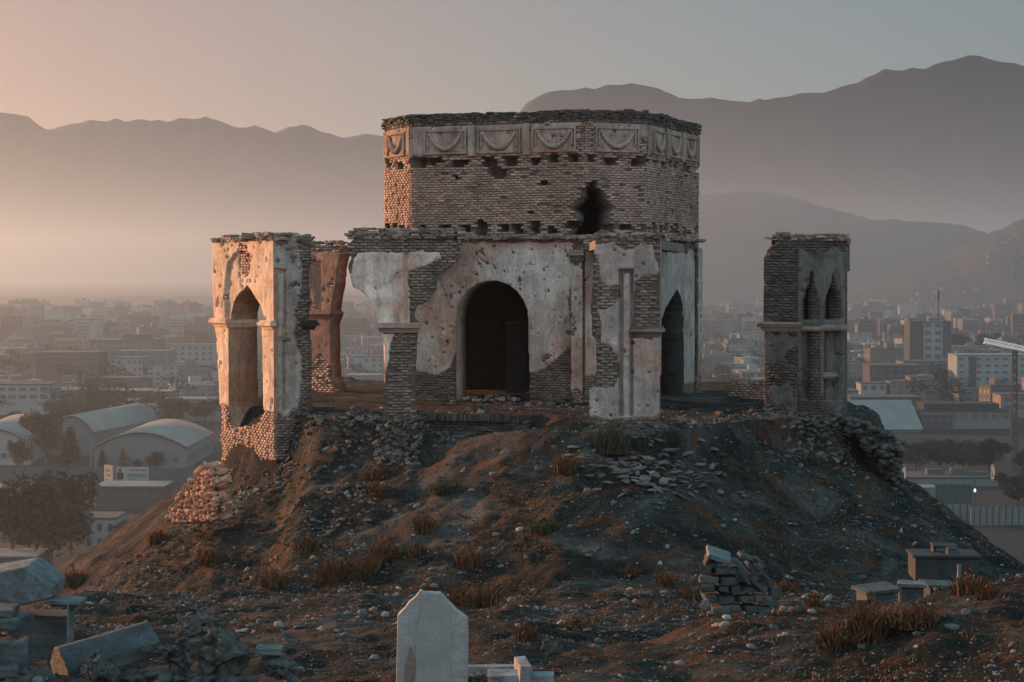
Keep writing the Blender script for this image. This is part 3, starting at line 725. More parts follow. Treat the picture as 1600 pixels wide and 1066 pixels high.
sl = [tuple(along(A2, B2, .3, -1.3)), tuple(along(A2, B2, LL, -1.3)), gx(1034, 55), gx(1068, 62.5), gx(1010, 61.2), gx(918, 60.1), gx(926, 56)]
mb.prism(sl, 4.72, 4.98)
for k in range(120):
    b = random.random(); x = 2.3 + random.random() * (1.6 + b); y = 52 + b * 8
    mb.box((x, y, 5.0 + random.random() * .06), (random.uniform(.08, .3),) * 2 + (random.uniform(.06, .16),), (random.gauss(0, .2), random.gauss(0, .2), random.uniform(0, 3)), jit=.02)
rebase(mb.build('broken_roof', BRICK_DK), ruin)

# ------------------------------------------------------------------ left pavilion
P0, P1, P2 = gx(333, 59.2), gx(428, 55.4), gx(487, 55.6)
pav = thing('ruined_pavilion', 'free-standing corner pavilion with pointed arch, its left face sunlit orange', 'ruin', (P1[0], P1[1], -1))
LM = [PLASTER_LEFT, CORE, REVEAL, BRICK]
oA = [(361, 668), (358, 640), (357, 510), (357, 490), (361, 473), (368, 460), (376, 452), (382, 446), (388, 454), (396, 467), (404, 480), (409, 500), (411, 600), (412, 645), (404, 660), (385, 668)]
sA = [(331, 380), (340, 370), (429, 372), (429, 720), (344, 720), (343, 640), (339, 560), (336, 512), (333, 470)]
rA = [(352, 505), (352, 440), (356, 412), (366, 398), (380, 390), (394, 402), (404, 425), (411, 460), (412, 505)]
bA = [(372, 384), (384, 384), (386, 400), (382, 430), (376, 432), (370, 410)]
wall('arch_wall', P0, P1, -2.9, 5.05, .95, lambda px, py, u, z: inpoly(px, py, sA) & ~inpoly(px, py, oA), lambda px, py, u, z: (py < 632 + (px - 340) * .13) & ~inpoly(px, py, bA),
     lambda px, py, u, z: np.where(inpoly(px, py, rA), .10, 0) + np.where((px < 350) & (py > 520), .02, 0), parent=pav, seed=51, res=.04, holes=26, mats=LM, smooth=3)
LBn = math.dist(P1, P2)
def dB(px, py, u, z):
    slot = (px > 430) & (px < 446) & (py > 422) & (py < 640); st = (px > 434) & (px < 444) & (py > 428)
    return np.where(slot & ~st, .14, 0) + np.where(slot & st, .04, 0) + .05 * inpoly(px, py, [(448, 640), (448, 400), (453, 390), (460, 388), (464, 400), (464, 640)])
sB = [(420, 376), (488, 374), (488, 400), (482, 430), (486, 470), (482, 500), (487, 540), (488, 600), (488, 720), (420, 720)]
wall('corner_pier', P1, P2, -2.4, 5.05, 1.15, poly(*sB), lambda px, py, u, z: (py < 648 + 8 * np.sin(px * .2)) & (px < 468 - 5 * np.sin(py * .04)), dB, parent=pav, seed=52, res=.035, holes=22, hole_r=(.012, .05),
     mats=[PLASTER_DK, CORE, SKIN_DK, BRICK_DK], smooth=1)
LA_ = math.dist(P0, P1)
def uA(px, A, B, x0, x1):   # distance along a wall for a pixel column
    k = (px - x0) / (x1 - x0); return k * A[1] / (A[1] * (k) + B[1] * (1 - k)) * math.dist(A, B) if False else (lambda t: t * math.dist(A, B))(k * A[1] / (B[1] * (1 - k) + A[1] * k))
for a, b in ((335, 357), (412, 427)):
    mb = MB(); mould(mb, along(P0, P1, uA(a, P0, P1, 333, 428) + .05), along(P0, P1, uA(b, P0, P1, 333, 428) - .03), 2.40, MOULD, back=.05); rebase(mb.build('impost_moulding', PLASTER_LEFT), pav)
mb = MB()
q = along(P0, P1, uA(357.5, P0, P1, 333, 428) + .02)
U = (np.array(P1) - np.array(P0)) / LA_; NB = -np.array([U[1], -U[0]])
mould(mb, q + NB * .02, q + NB * .93, 2.40, [(.05, .02), (.06, .04), (.07, .07), (.05, .05)], back=.04)
rebase(mb.build('impost_moulding', PLASTER_LEFT), pav)
mb = MB(); mould(mb, along(P1, P2, LBn - .18), along(P1, P2, LBn + .06, -.0), 2.40, MOULD, back=1.1); rebase(mb.build('impost_moulding', SKIN_DK), pav)
mb = MB()
bricktop(mb, P0, P1, 4.98, rows=4, wid=.9, missing=.45, out=.03); bricktop(mb, P1, P2, 4.98, rows=4, wid=1.6, missing=.4, out=.03)
rubble(mb, P0, P1, 5.05, 110, (.05, .22), .8, 0, .35); rubble(mb, P1, P2, 5.05, 60, (.05, .22), 1.9, 0, .3); rubble(mb, along(P0, P1, LA_ * .55), along(P0, P1, LA_ * .95), 5.15, 40, (.1, .3), .9, 0, .35)
rebase(mb.build('broken_cornice', BRICK_DK), pav)
mb = MB()
for k in range(150):
    t = random.random(); o_ = abs(random.gauss(0, 1.1)); c = along(P0, P1, t * LA_, o_ * .9 + .25); g = gz(c[0], c[1])
    s_ = random.uniform(.05, .17); mb.box((c[0], c[1], g + s_ * .1), (s_, s_ * .8, s_ * .5), (random.gauss(0, .3), random.gauss(0, .3), random.uniform(0, 3)), jit=s_ * .1)
rebase(tag(mb.build('fallen_masonry', STONE), kind='stuff'), pav)

# rear arch pier on the left
A3, B3 = gx(462, 67.3), gx(533, 65.9)
rear = thing('rear_arch_pier', 'reddish arch pier with springing arch behind the left pavilion', 'ruin', (A3[0], A3[1], 0))
s3 = [(x - 15, y) for x, y in [(480, 374), (543, 376), (549, 392), (545, 402), (541, 420), (540, 440), (535, 465), (532, 486), (537, 489), (534, 498), (531, 505), (531, 560), (533, 590), (541, 608), (541, 640), (480, 640)]]
m_red = m_plaster('red_ochre_plaster', (.36, .22, .165), (.27, .155, .12), (.40, .20, .13))
wall('arch_pier', A3, B3, -1.0, 5.0, .5, poly(*s3), lambda px, py, u, z: (py > 392) & (py < 566 + 10 * np.sin(px * .16)), lambda px, py, u, z: np.where(inpoly(px + 10, py, [(480, 490), (480, 408), (511, 408), (511, 486), (506, 486), (502, 460), (496, 440), (490, 425), (486, 490)]), .12, 0),
     parent=rear, seed=61, res=.04, mats=[m_red, CORE, m_red, BRICK], smooth=3, holes=8)
mb = MB(); mould(mb, along(A3, B3, .2), along(A3, B3, math.dist(A3, B3) * (533 - 478) / 71), 2.50, MOULD, back=.45); rebase(mb.build('impost_moulding', m_red), rear)
mb = MB(); bricktop(mb, A3, B3, 4.85, rows=5, wid=.5, missing=.3); rubble(mb, A3, B3, 5.1, 50, (.06, .2), .45, 0, .2); rebase(mb.build('broken_cornice', BRICK_DK), rear)

# ------------------------------------------------------------------ right tower fragment
R0, R1, R2, R3, R4 = gx(1192, 55.0), gx(1246, 54.6), gx(1283, 54.3), gx(1321, 55.0), gx(1327, 56.6)
tow = thing('ruined_tower', 'narrow dark tower fragment with two pointed niches on the right of the mound', 'ruin', (R1[0], R1[1], -1))
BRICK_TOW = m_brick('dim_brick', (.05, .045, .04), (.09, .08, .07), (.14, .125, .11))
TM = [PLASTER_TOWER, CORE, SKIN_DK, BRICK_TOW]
sT = [(1188, 425), (1194, 402), (1197, 394), (1203, 384), (1214, 380), (1216, 371), (1246.5, 370), (1246.5, 720), (1194, 720), (1194, 520), (1189, 514), (1189, 503), (1192, 500)]
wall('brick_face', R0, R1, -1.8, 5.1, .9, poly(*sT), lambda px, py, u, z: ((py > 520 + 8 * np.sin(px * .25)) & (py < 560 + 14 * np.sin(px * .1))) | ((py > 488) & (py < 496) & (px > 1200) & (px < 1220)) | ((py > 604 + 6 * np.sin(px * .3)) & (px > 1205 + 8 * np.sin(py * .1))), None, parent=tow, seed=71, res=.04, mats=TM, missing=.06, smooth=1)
n2 = [(1251, 500), (1252, 472), (1257, 455), (1263, 443), (1265, 426), (1269, 421), (1272, 443), (1277, 457), (1280, 474), (1280, 500)]
n2b = [(1251, 510), (1279, 510), (1279, 628), (1251, 622)]
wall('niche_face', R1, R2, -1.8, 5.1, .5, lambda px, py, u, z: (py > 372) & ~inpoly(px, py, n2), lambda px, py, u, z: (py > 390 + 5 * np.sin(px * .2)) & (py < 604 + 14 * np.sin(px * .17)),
     lambda px, py, u, z: np.where(inpoly(px, py, n2b), .24, 0), parent=tow, seed=72, res=.035, mats=TM, holes=8, smooth=1)
n3 = [(1287, 500), (1288, 472), (1294, 455), (1299, 443), (1301, 426), (1304, 426), (1307, 443), (1312, 457), (1316, 474), (1316, 500)]
n3b = [(1288, 512), (1315, 512), (1315, 625), (1288, 625)]
wall('niche_face', R2, R3, -1.8, 5.0, .5, lambda px, py, u, z: (py > 374) & ~inpoly(px, py, n3), lambda px, py, u, z: (py > 389 + 4 * np.sin(px * .22)) & (py < 634 + 12 * np.sin(px * .15)),
     lambda px, py, u, z: np.where(inpoly(px, py, n3b), .24, 0), parent=tow, seed=73, res=.035, mats=TM, holes=8, smooth=1)
wall('side_face', R3, R4, -1.8, 4.95, .5, lambda px, py, u, z: (py > 376) & ((py < 425) | (px < 1324)), lambda px, py, u, z: (py > 385), None, parent=tow, seed=74, res=.05, mats=TM, smooth=1)
mb = MB(); mould(mb, along(R0, R1, .02), along(R0, R1, math.dist(R0, R1)), 2.38, MOULD, back=.6)
rebase(mb.build('impost_moulding', BRICK_DK), tow)
for a_, b_, z_ in ((R1, R2, 2.40), (R2, R3, 2.40), (along(R2, R3, .1), along(R2, R3, .6), 1.05)):
    mb = MB(); mould(mb, a_, b_, z_, [(.05, .02), (.07, .05), (.05, .04)], back=.38); rebase(mb.build('impost_moulding', BRICK_DK), tow)
mb = MB()
bricktop(mb, along(R0, R1, .35), R1, 5.0, rows=3, wid=1.1, missing=.3); bricktop(mb, R1, R2, 5.0, rows=3, wid=1.3, missing=.35); bricktop(mb, R2, R3, 4.95, rows=3, wid=1.0, missing=.4, out=.06)
bricktop(mb, R3, R4, 4.9, rows=3, wid=.7, missing=.35, out=.02)
rubble(mb, R0, R1, 5.05, 26, (.05, .16), .9, 0, .15); rubble(mb, R1, R3, 5.05, 50, (.05, .18), .9, 0, .15)
rebase(mb.build('broken_cornice', BRICK_DK), tow)
mb = MB(); mb.prism([along(R0, R1, .1, -.5), along(R1, R2, .05, -.52), along(R1, R2, .58, -.52), along(R2, R3, .72, -.52), gx(1318, 56.6), gx(1310, 57.6), gx(1215, 57.5)], -1.9, 5.0); rebase(mb.build('inner_wall', SHADE_WALL), tow)

# ------------------------------------------------------------------ low walls
def stub(name, label, A, B, z0, z1, T, mats, seed, solid=YES, plaster=NO, cat='wall', **k):
    root = thing(name, label, cat, (A[0], A[1], z0))
    wall('brickwork', A, B, z0, z1, T, solid, plaster, parent=root, seed=seed, mats=mats, **k)
    return root
def raggedtop(z1, amp, s): return lambda px, py, u, z: z < z1 - amp * (.5 + fbm(u * 1.3 + s, u * 0 + s, 3))
r_ = stub('ruined_wall_stub', 'low broken brick wall stub left of the dark tower fragment', gx(1138, 63.0), gx(1196, 62.2), -.4, .62, .5, [PLASTER_DK, CORE, SKIN, BRICK], 81, raggedtop(.6, .25, 3))
Ra, Rb = gx(645, 54.4), gx(822, 53.6)
r_ = stub('terrace_wall', 'brick terrace step with upright soldier course below the doorway', Ra, Rb, -1.3, -.12, .6, [PLASTER_DK, CORE, SKIN_DK, BRICK_LOW], 82, missing=.08)
mb = MB(); n = 58; Lr = math.dist(Ra, Rb)
for k in range(n):
    if random.random() < .06 or k > 50 and random.random() < .5: continue
    c = along(Ra, Rb, (k + .5) * Lr / n, .02 + random.gauss(0, .01)); mb.box((c[0], c[1], -.02 + random.gauss(0, .008)), (.036, .22, .19), (0, random.gauss(0, .05), math.atan2(Rb[1] - Ra[1], Rb[0] - Ra[0])), jit=.004)
rebase(mb.build('soldier_course', BRICK_LOW), r_)
r_ = stub('terrace_wall', 'low overgrown brick footing between left pavilion and arch pier', gx(488, 55.0), gx(612, 54.0), -1.2, -.1, .6, [PLASTER_DK, CORE, SKIN_DK, BRICK_LOW], 83, raggedtop(-.08, .3, 8), missing=.15)

def rockmesh(mb, c, s, m=0, t=None, flat=.7, seed=None):
    """an angular stone: a jittered icosahedron"""
    p = (1 + 5 ** .5) / 2
    V = np.array([(-1, p, 0), (1, p, 0), (-1, -p, 0), (1, -p, 0), (0, -1, p), (0, 1, p), (0, -1, -p), (0, 1, -p), (p, 0, -1), (p, 0, 1), (-p, 0, -1), (-p, 0, 1)]) / 1.9
    Fc = [(0, 11, 5), (0, 5, 1), (0, 1, 7), (0, 7, 10), (0, 10, 11), (1, 5, 9), (5, 11, 4), (11, 10, 2), (10, 7, 6), (7, 1, 8), (3, 9, 4), (3, 4, 2), (3, 2, 6), (3, 6, 8), (3, 8, 9), (4, 9, 5), (2, 4, 11), (6, 2, 10), (8, 6, 7), (9, 8, 1)]
    V = V * RNG.uniform(.72, 1.2, (12, 1)) * np.array([s[0], s[1], s[2]]) * .55
    R = np.array(Euler((random.gauss(0, .25), random.gauss(0, .25), random.uniform(0, 6.28))).to_matrix())
    return mb.add(V @ R.T + np.array(c), Fc, m, t)
def pile(mb, cx, cy, rx, ry, hgt, n, size=(.1, .35), m=0):
    for _ in range(n):
        a = random.uniform(0, 6.28); r = math.sqrt(random.random()); x = cx + rx * r * math.cos(a); y = cy + ry * r * math.sin(a)
        top = hgt * max(0, 1 - r * r) * random.uniform(.5, 1.05); s = random.uniform(*size)
        rockmesh(mb, (x, y, gz(x, y) + top), (s, s * random.uniform(.6, 1), s * random.uniform(.4, .8)), m)
# rough stone wall end catching the sun at the left foot of the mound
c = at(302, 800, 52.2)
mb = MB()
for r in range(17):
    py = 812 - r * 5.4; xl = 262 + (812 - py) / 88 * 56 + 5 * math.sin(r * 1.7); xr = 337 - 3 * math.sin(r * .9) - max(0, (r - 11)) * 1.4
    x = xl
    while x < xr:
        k_ = (x - 262) / 75; Y = 53.3 - 2.0 * k_ - r * .012; p = at(x, py + random.uniform(-3, 3), Y); s_ = random.choice([.07, .10, .13, .17]) * random.uniform(.85, 1.15)
        rockmesh(mb, (p.x, p.y, p.z), (s_ * 1.1, .26, s_ * 1.15)); rockmesh(mb, (p.x + .22, p.y + .2, p.z), (s_ * 1.5, .5, s_ * 1.3)); x += s_ * 60 * .60
tag(mb.build('stone_wall_end', simple('ochre_field_stone', (.36, .19, .12), (.58, .31, .20), 4, bump=.6, dist=.03, tint=.4), loc=tuple(c)), 'triangular broken end of a rubble stone wall, sunlit, on the left slope', 'wall')
mb = MB()
for k in range(420):
    t = random.random(); px = 1325 + 85 * t; Y = 54.5 + random.uniform(-.8, .8) - 1.0 * t; X = (px - 800) / F * Y
    topy = 655 + 30 * t ** 2 + 8 * t; z = at(px, topy + random.uniform(0, 80) * (.25 + .75 * t), Y).z; s = random.uniform(.1, .32)
    rockmesh(mb, (X, Y, z), (s, s, s * .7))
tag(mb.build('stone_wall_ruin', simple('dark_field_stone', (.05, .05, .047), (.12, .115, .105), 4, bump=.6, dist=.03, tint=.5), loc=(at(1370, 700, 54).x, 54, -1)), 'collapsed dark stone retaining wall right of the tower fragment', 'wall')

# ------------------------------------------------------------------ graves
def gabled(name, label, c, length, width, height, rz, tilt=(0, 0), mat=MARBLE, cat='gravestone', tip=.22):
    """a long coffin-shaped marble lid: six-sided section, bevelled top ridge"""
    root = thing(name, label, cat, c, rz)
    root.rotation_euler = (tilt[0], tilt[1], rz)
    h = height; w2 = width / 2
    sec = [(-w2, 0), (w2, 0), (w2 * 1.02, h * .45), (w2 * tip, h), (-w2 * tip, h), (-w2 * 1.02, h * .45)]
    V = []; n = 7
    for k in range(n):
        x = -length / 2 + length * k / (n - 1)
        for y, z in sec: V.append((x + random.gauss(0, .004), y + random.gauss(0, .004), z + random.gauss(0, .004)))
    Fc = [(k * 6 + j, (k + 1) * 6 + j, (k + 1) * 6 + (j + 1) % 6, k * 6 + (j + 1) % 6) for k in range(n - 1) for j in range(6)] + [tuple(range(6)), tuple(range((n - 1) * 6, n * 6))[::-1]]
    mb = MB().add(V, [f[::-1] for f in Fc]); o = mb.build('lid', mat, root)
    b = o.modifiers.new('bevel', 'BEVEL'); b.width = .018; b.segments = 2
    weather(o, .03, .15, 3); return root
def weather(o, amp=.02, sc=.12, lv=4):
    m = o.modifiers.new('sub', 'SUBSURF'); m.subdivision_type = 'SIMPLE'; m.levels = m.render_levels = lv
    t = bpy.data.textures.new('wear', 'CLOUDS'); t.noise_scale = sc; t.noise_depth = 5
    d = o.modifiers.new('wear', 'DISPLACE'); d.texture = t; d.texture_coords = 'LOCAL'; d.strength = amp; d.mid_level = .5
    return o
def slab(mb, c, s, rot=(0, 0, 0), jit=.008): return mb.box(c, s, rot, jit=jit)
def bevel(o, w_=.01): b = o.modifiers.new('bevel', 'BEVEL'); b.width = w_; b.segments = 2; b.limit_method = 'ANGLE'; return o
# centre headstone
HY = 17.0
def m_headstone():
    m, nt, b, v = newmat('speckled_headstone', .7, .3)
    f = noise_n(nt, v, 2.5, 6, .7); col = ramp(nt, f, [(.35, (.19, .178, .165)), (.65, (.31, .29, .268))])
    sp = ramp(nt, noise_n(nt, v, 60, 3, .8), [(.34, (.35, .35, .35)), (.42, (1, 1, 1)), (.66, (1, 1, 1)), (.74, (1.5, 1.5, 1.5))])
    col = mixc(nt, .8, col, sp, 'MULTIPLY'); nt.links.new(col, b.inputs['Base Color'])
    p = bumpn(nt, b, noise_n(nt, v, 45, 5, .8), .7, .012); bumpn(nt, b, noise_n(nt, v, 5, 5, .7), .6, .03, p); return m
out = [(617, 1075), (621, 962), (625, 958), (633, 950), (640, 940), (648, 934), (653, 928), (657, 922), (661, 925), (664, 926), (688, 927), (694, 933), (700, 940), (712, 952), (731, 967), (732, 1000), (729, 1075)]
pts = [at(x, y, HY) for x, y in out]; c0 = at(675, 1066, HY); gzz = gz(c0.x, HY)
hroot = thing('headstone', 'tall pointed grey headstone with chipped top and a dark scar, front centre', 'headstone', (c0.x, HY, gzz))
def prismY(mb, pts2, y0, y1, inset=0):
    n = len(pts2); V = [(x, y0, z) for x, z in pts2] + [(x, y1, z) for x, z in pts2]
    return mb.add(V, [tuple(range(n)), tuple(range(n, 2 * n))[::-1]] + [((i + 1) % n, i, n + i, n + (i + 1) % n) for i in range(n)])
pp = [(p.x - c0.x, p.z - gzz) for p in pts]; pp[0] = (pp[0][0], -.2); pp[-1] = (pp[-1][0], -.2)
mb = MB(); prismY(mb, pp, 0, .11); o = mb.build('slab', m_headstone(), hroot); bevel(o, .012); weather(o, .010, .05, 5)
pan = [(646, 1075), (650, 1000), (655, 960), (659, 934), (690, 934), (703, 951), (704, 1000), (702, 1075)]
p2_ = [(at(x, y, HY).x - c0.x, at(x, y, HY).z - gzz) for x, y in pan]; p2_[0] = (p2_[0][0], -.2); p2_[-1] = (p2_[-1][0], -.2)
mb = MB(); prismY(mb, p2_, -.006, .04); mb.build('panel', simple('worn_headstone_face', (.20, .187, .175), (.30, .28, .262), 3, bump=.8, dist=.012, bscale=60), hroot)
sc_ = [(632, 1060), (634, 1040), (638, 1025), (642, 1010), (645, 1022), (650, 1035), (649, 1060), (645, 1075), (636, 1075)]
p3 = [(at(x, y, HY).x - c0.x, at(x, y, HY).z - gzz) for x, y in sc_]
mb = MB(); prismY(mb, p3, -.010, .03); mb.build('scar', simple('rusty_scar', (.13, .10, .085), (.22, .15, .12), 8, bump=.8, dist=.02), hroot)
# marble grave frame right of it
fr = thing('grave_frame', 'broken white marble grave frame lying right of the tall headstone', 'grave', (at(790, 1060, 18).x, 18, gz(at(790, 1060, 18).x, 18)))
def lay(mb, px0, px1, py, Y, th, dep, rot=0, tx=0, ty=0):
    a, b = at(px0, py, Y), at(px1, py, Y); mb.box(((a.x + b.x) / 2, Y + dep / 2, a.z - th / 2), (b.x - a.x, dep, th), (tx, ty, rot), jit=.006)
for a_ in ((726, 821, 1041, 18.4, .10, .10, -.03, 0, 0), (762, 808, 1056, 17.6, .09, .28, .05, .05, -.03), (808, 826, 1042, 17.9, .16, .5, .12, 0, 0), (818, 866, 1055, 18.0, .12, .16, -.04, 0, 0)):
    mb = MB(); lay(mb, *a_); o = rebase(mb.build('kerb_slab', m_stone('white_marble', (.13, .135, .135), (.27, .275, .265)) if 'WM' not in globals() else WM), fr); WM = o.data.materials[0]; bevel(o, .006)
mb = MB()
for k in range(60): rockmesh(mb, (at(random.uniform(735, 800), 1060, 18.1).x, 18.15 + random.uniform(-.1, .2), at(770, 1052, 18.1).z - .03), (.07, .07, .04))
rebase(tag(mb.build('infill', STONE), kind='stuff'), fr)

# left group
c = at(40, 950, 24); r_ = thing('gabled_tomb', 'large pale gabled tomb block cut by the left picture edge', 'tomb', tuple(c))
o_ = [(-70, 905), (0, 893), (38, 887), (58, 900), (80, 918), (80, 935), (40, 946), (0, 955), (-70, 972)]
mb = MB(); n = len(o_); A_ = [at(x, y, 23.9) - c for x, y in o_]
mb.add([tuple(p_) for p_ in A_] + [(p_.x * .96 + .03, .62, p_.z + .03) for p_ in A_], [tuple(range(n)), tuple(range(n, 2 * n))[::-1]] + [((i + 1) % n, i, n + i, n + (i + 1) % n) for i in range(n)])
o = mb.build('block', MARBLE, r_); o.modifiers.new('bevel', 'BEVEL').width = .018; weather(o, .035, .15, 4)
r_ = gabled('gabled_tomb', 'long striped gabled tomb lid resting aslant on dark rocks', tuple(at(168, 1040, 21.2)), 1.10, .50, .36, .62, (.0, -.16), MARBLE_DK)
tb = thing('tomb_table', 'thin marble cap slab on a narrow upright beside the pale gabled lid', 'grave', tuple(at(104, 990, 24.2)))
c = at(103, 941, 24.0); mb = MB(); slab(mb, (c.x, c.y, c.z + .02), (.46, .30, .055), (.05, .03, -.1)); slab(mb, (c.x, c.y + .03, c.z - .03), (.36, .24, .05), (.05, .03, -.1)); o = bevel(rebase(mb.build('cap', MARBLE), tb))
c = at(111, 965, 24.0); mb = MB(); slab(mb, (c.x, c.y - .05, c.z - .1), (.03, .26, .62)); bevel(rebase(mb.build('upright', MARBLE), tb))
c = at(60, 975, 24.3); mb = MB(); slab(mb, (c.x, c.y + .1, c.z - .15), (.75, .4, .55), (0, 0, .1), .02); rebase(mb.build('chest', MARBLE_DK), tb)
for i, (px0, px1, py, Y, th, rz_, ty, lb) in enumerate([(-30, 38, 1004, 20.2, .30, .15, .03, 'thick pale block at the bottom of the slab stack at the left edge'), (-30, 34, 968, 20.4, .12, -.1, -.06, 'second slab of the leaning stack at the left edge'),
                                 (-30, 18, 953, 20.5, .07, .1, .05, 'small topmost slab of the stack at the left edge'), (-30, 26, 1044, 20.0, .12, .1, -.10, 'low sunken slab under the stack at the left edge')]):
    a, b = at(px0, py, Y), at(px1, py, Y); mb = MB(); mb.box((0, 0, 0), (b.x - a.x, .5, th), (0, 0, 0), jit=.012)
    o = mb.build('marble_slab', MARBLE_DK, loc=None); o.location = ((a.x + b.x) / 2, Y + .2, a.z - th / 2); o.rotation_euler = (0, ty, rz_); bevel(o, .02); weather(o, .035, .12, 4); tag(o, lb, 'slab', 'stacked slabs at the left edge')
    mb = None
DSTONE = simple('dark_rock', (.035, .037, .036), (.10, .10, .09), 5, bump=.9, dist=.04)
def bigrock(name, label, px, py, Y, s, mat=DSTONE, rot=0, group=None, sub=2, cat='rock'):
    mb = MB(); rockmesh(mb, (0, 0, 0), s); o = mb.build(name, mat); p = at(px, py, Y); o.location = p; o.rotation_euler = (0, 0, rot)
    m = o.modifiers.new('s', 'SUBSURF'); m.subdivision_type = 'SIMPLE'; m.levels = 4; m.render_levels = 4
    t = bpy.data.textures.new('rock_noise', 'CLOUDS'); t.noise_scale = max(s) * .30; t.noise_depth = 6; t.noise_type = 'HARD_NOISE'
    d = o.modifiers.new('d', 'DISPLACE'); d.texture = t; d.strength = max(s) * .30; d.mid_level = .5
    return tag(o, label, cat, group)
bigrock('boulder', 'dark rounded rock leaning before the striped tomb lid', 152, 1048, 20.4, (.55, .35, .45))
bigrock('boulder', 'dark blocky boulder below the left picture corner', 40, 1070, 20, (.8, .5, .45))
bigrock('boulder', 'pale crumbling boulder in the middle of the broken rock heap', 345, 1020, 21.2, (.78, .5, .56), simple('lichen_rock', (.06, .062, .055), (.15, .145, .125), 6, bump=1, dist=.05))
bigrock('boulder', 'flat grey rock under the white marble block', 432, 1040, 21.0, (.52, .4, .34), simple('grey_rock', (.06, .064, .064), (.13, .13, .125), 5, bump=.9, dist=.04))
bigrock('boulder', 'low grey rock behind the broken rock heap', 312, 967, 24.5, (.62, .4, .26), STONE)
bigrock('boulder', 'dark upright rock at the left of the broken rock heap', 282, 1030, 21.0, (.34, .3, .62))
bigrock('boulder', 'dark rock capping the heap right of the striped tomb lid', 296, 985, 21.4, (.32, .3, .2))
bigrock('boulder', 'long dark slab sloping left off the rock heap', 248, 1015, 21.0, (.62, .25, .16), rot=.3)
bigrock('boulder', 'black stump-like rock among pebbles right of the headstone', 860, 1010, 20.5, (.26, .2, .22))
mb = MB(); mb.box((0, 0, 0), (.30, .2, .08), jit=.01); o = bevel(mb.build('marble_block', MARBLE)); o.location = at(421, 1016, 20.9); o.rotation_euler = (.05, .04, -.05); tag(o, 'small white marble block lying on the grey rock', 'block')
mb = MB(); pile(mb, at(300, 1050, 20.8).x, 20.8, 1.1, .6, .25, 90, (.08, .25)); tag(mb.build('rock_heap', DSTONE, loc=(at(300, 1050, 20.8).x, 20.8, gz(at(300, 1050, 20.8).x, 20.8))), 'low heap of broken dark stones between tomb lid and marble block', 'rocks', kind='stuff')

# cairn of cut blocks
CY = 31.0
cr = at(1150, 958, CY); croot = thing('stone_cairn', 'small masonry cairn of cut blocks topped by tilted slabs, on the lower right slope', 'cairn', (cr.x, CY, gz(cr.x, CY)))
BS = simple('cut_stone', (.05, .056, .054), (.095, .098, .093), 4, bump=.6, dist=.02, tint=.35)
mb = MB()
rows = [(958, 1100, 1170), (945, 1103, 1185), (930, 1098, 1200), (914, 1092, 1176), (898, 1096, 1150), (884, 1103, 1122)]
rows = [(960, 945, 1112, 1200), (944, 930, 1100, 1205), (929, 914, 1098, 1190), (914, 900, 1094, 1176), (900, 885, 1098, 1150)]
for (yb, yt, xa, xb) in rows:
    x = xa
    while x < xb:
        wpx = random.uniform(18, 30); a, b = at(x, yb, CY), at(min(x + wpx, xb + 6), yt, CY)
        mb.box(((a.x + b.x) / 2, CY + random.gauss(0, .03) + .2, (a.z + b.z) / 2), (b.x - a.x - .02, .42, (b.z - a.z) * random.uniform(.72, .94)), (random.gauss(0, .05), random.gauss(0, .06), random.gauss(0, .12)), jit=.026); x += wpx
a = at(1110, 882, CY); mb.box((a.x, CY + .2, a.z), (.16, .3, .10), (0, .1, 0), jit=.02)
o = mb.build('block_courses', BS); rebase(o, croot); bevel(o, .02); weather(o, .03, .1, 2)
for (px, py, s, rot, dy) in ((1123, 867, (.40, .36, .07), (.35, .32, .1), .05), (1158, 886, (.34, .14, .07), (.2, .85, .1), 0), (1147, 877, (.10, .12, .05), (.1, .9, 0), -.02), (1175, 892, (.34, .2, .06), (.1, 1.0, .2), .15),
                             (1168, 870, (.3, .25, .05), (.1, .3, .1), .35), (1190, 893, (.32, .18, .05), (.1, .8, .1), .1), (1186, 878, (.25, .2, .05), (.1, .9, .3), .3), (1196, 905, (.2, .2, .07), (0, .6, .2), .15), (1210, 925, (.16, .2, .16), (0, .1, .2), .1), (1163, 900, (.3, .16, .06), (.1, 1.0, 0), -.05), (1180, 912, (.28, .2, .07), (0, .7, .2), .0), (1135, 880, (.22, .2, .05), (.1, -.1, .2), 0), (1200, 940, (.3, .25, .1), (.1, .3, .4), .1), (1108, 872, (.12, .2, .09), (.1, .2, .2), .1)):
    p = at(px, py, CY + dy); mb = MB(); mb.box(tuple(p), s, rot, jit=.012); o = mb.build('tilted_slab', MARBLE if px == 1123 else BS); rebase(o, croot); bevel(o, .008)
mb = MB(); pile(mb, cr.x + .45, CY - .05, .6, .5, .38, 130, (.07, .24)); rebase(mb.build('rubble', DSTONE), croot)
bigrock('boulder', 'orange lit stone on the slope left of the cairn', 1102, 945, 30.6, (.25, .2, .2), STONE)
bigrock('boulder', 'sunlit orange cobble at the foot of the cairn', 1188, 988, 28.0, (.14, .12, .09), STONE)
bigrock('boulder', 'white stone in front of the cairn', 1152, 990, 28.0, (.16, .12, .07), MARBLE)
bigrock('boulder', 'orange upright stone beyond the low graves at the right', 1519, 904, 27.5, (.06, .06, .16), simple('orange_stone', (.3, .2, .13), (.42, .28, .18), 5))
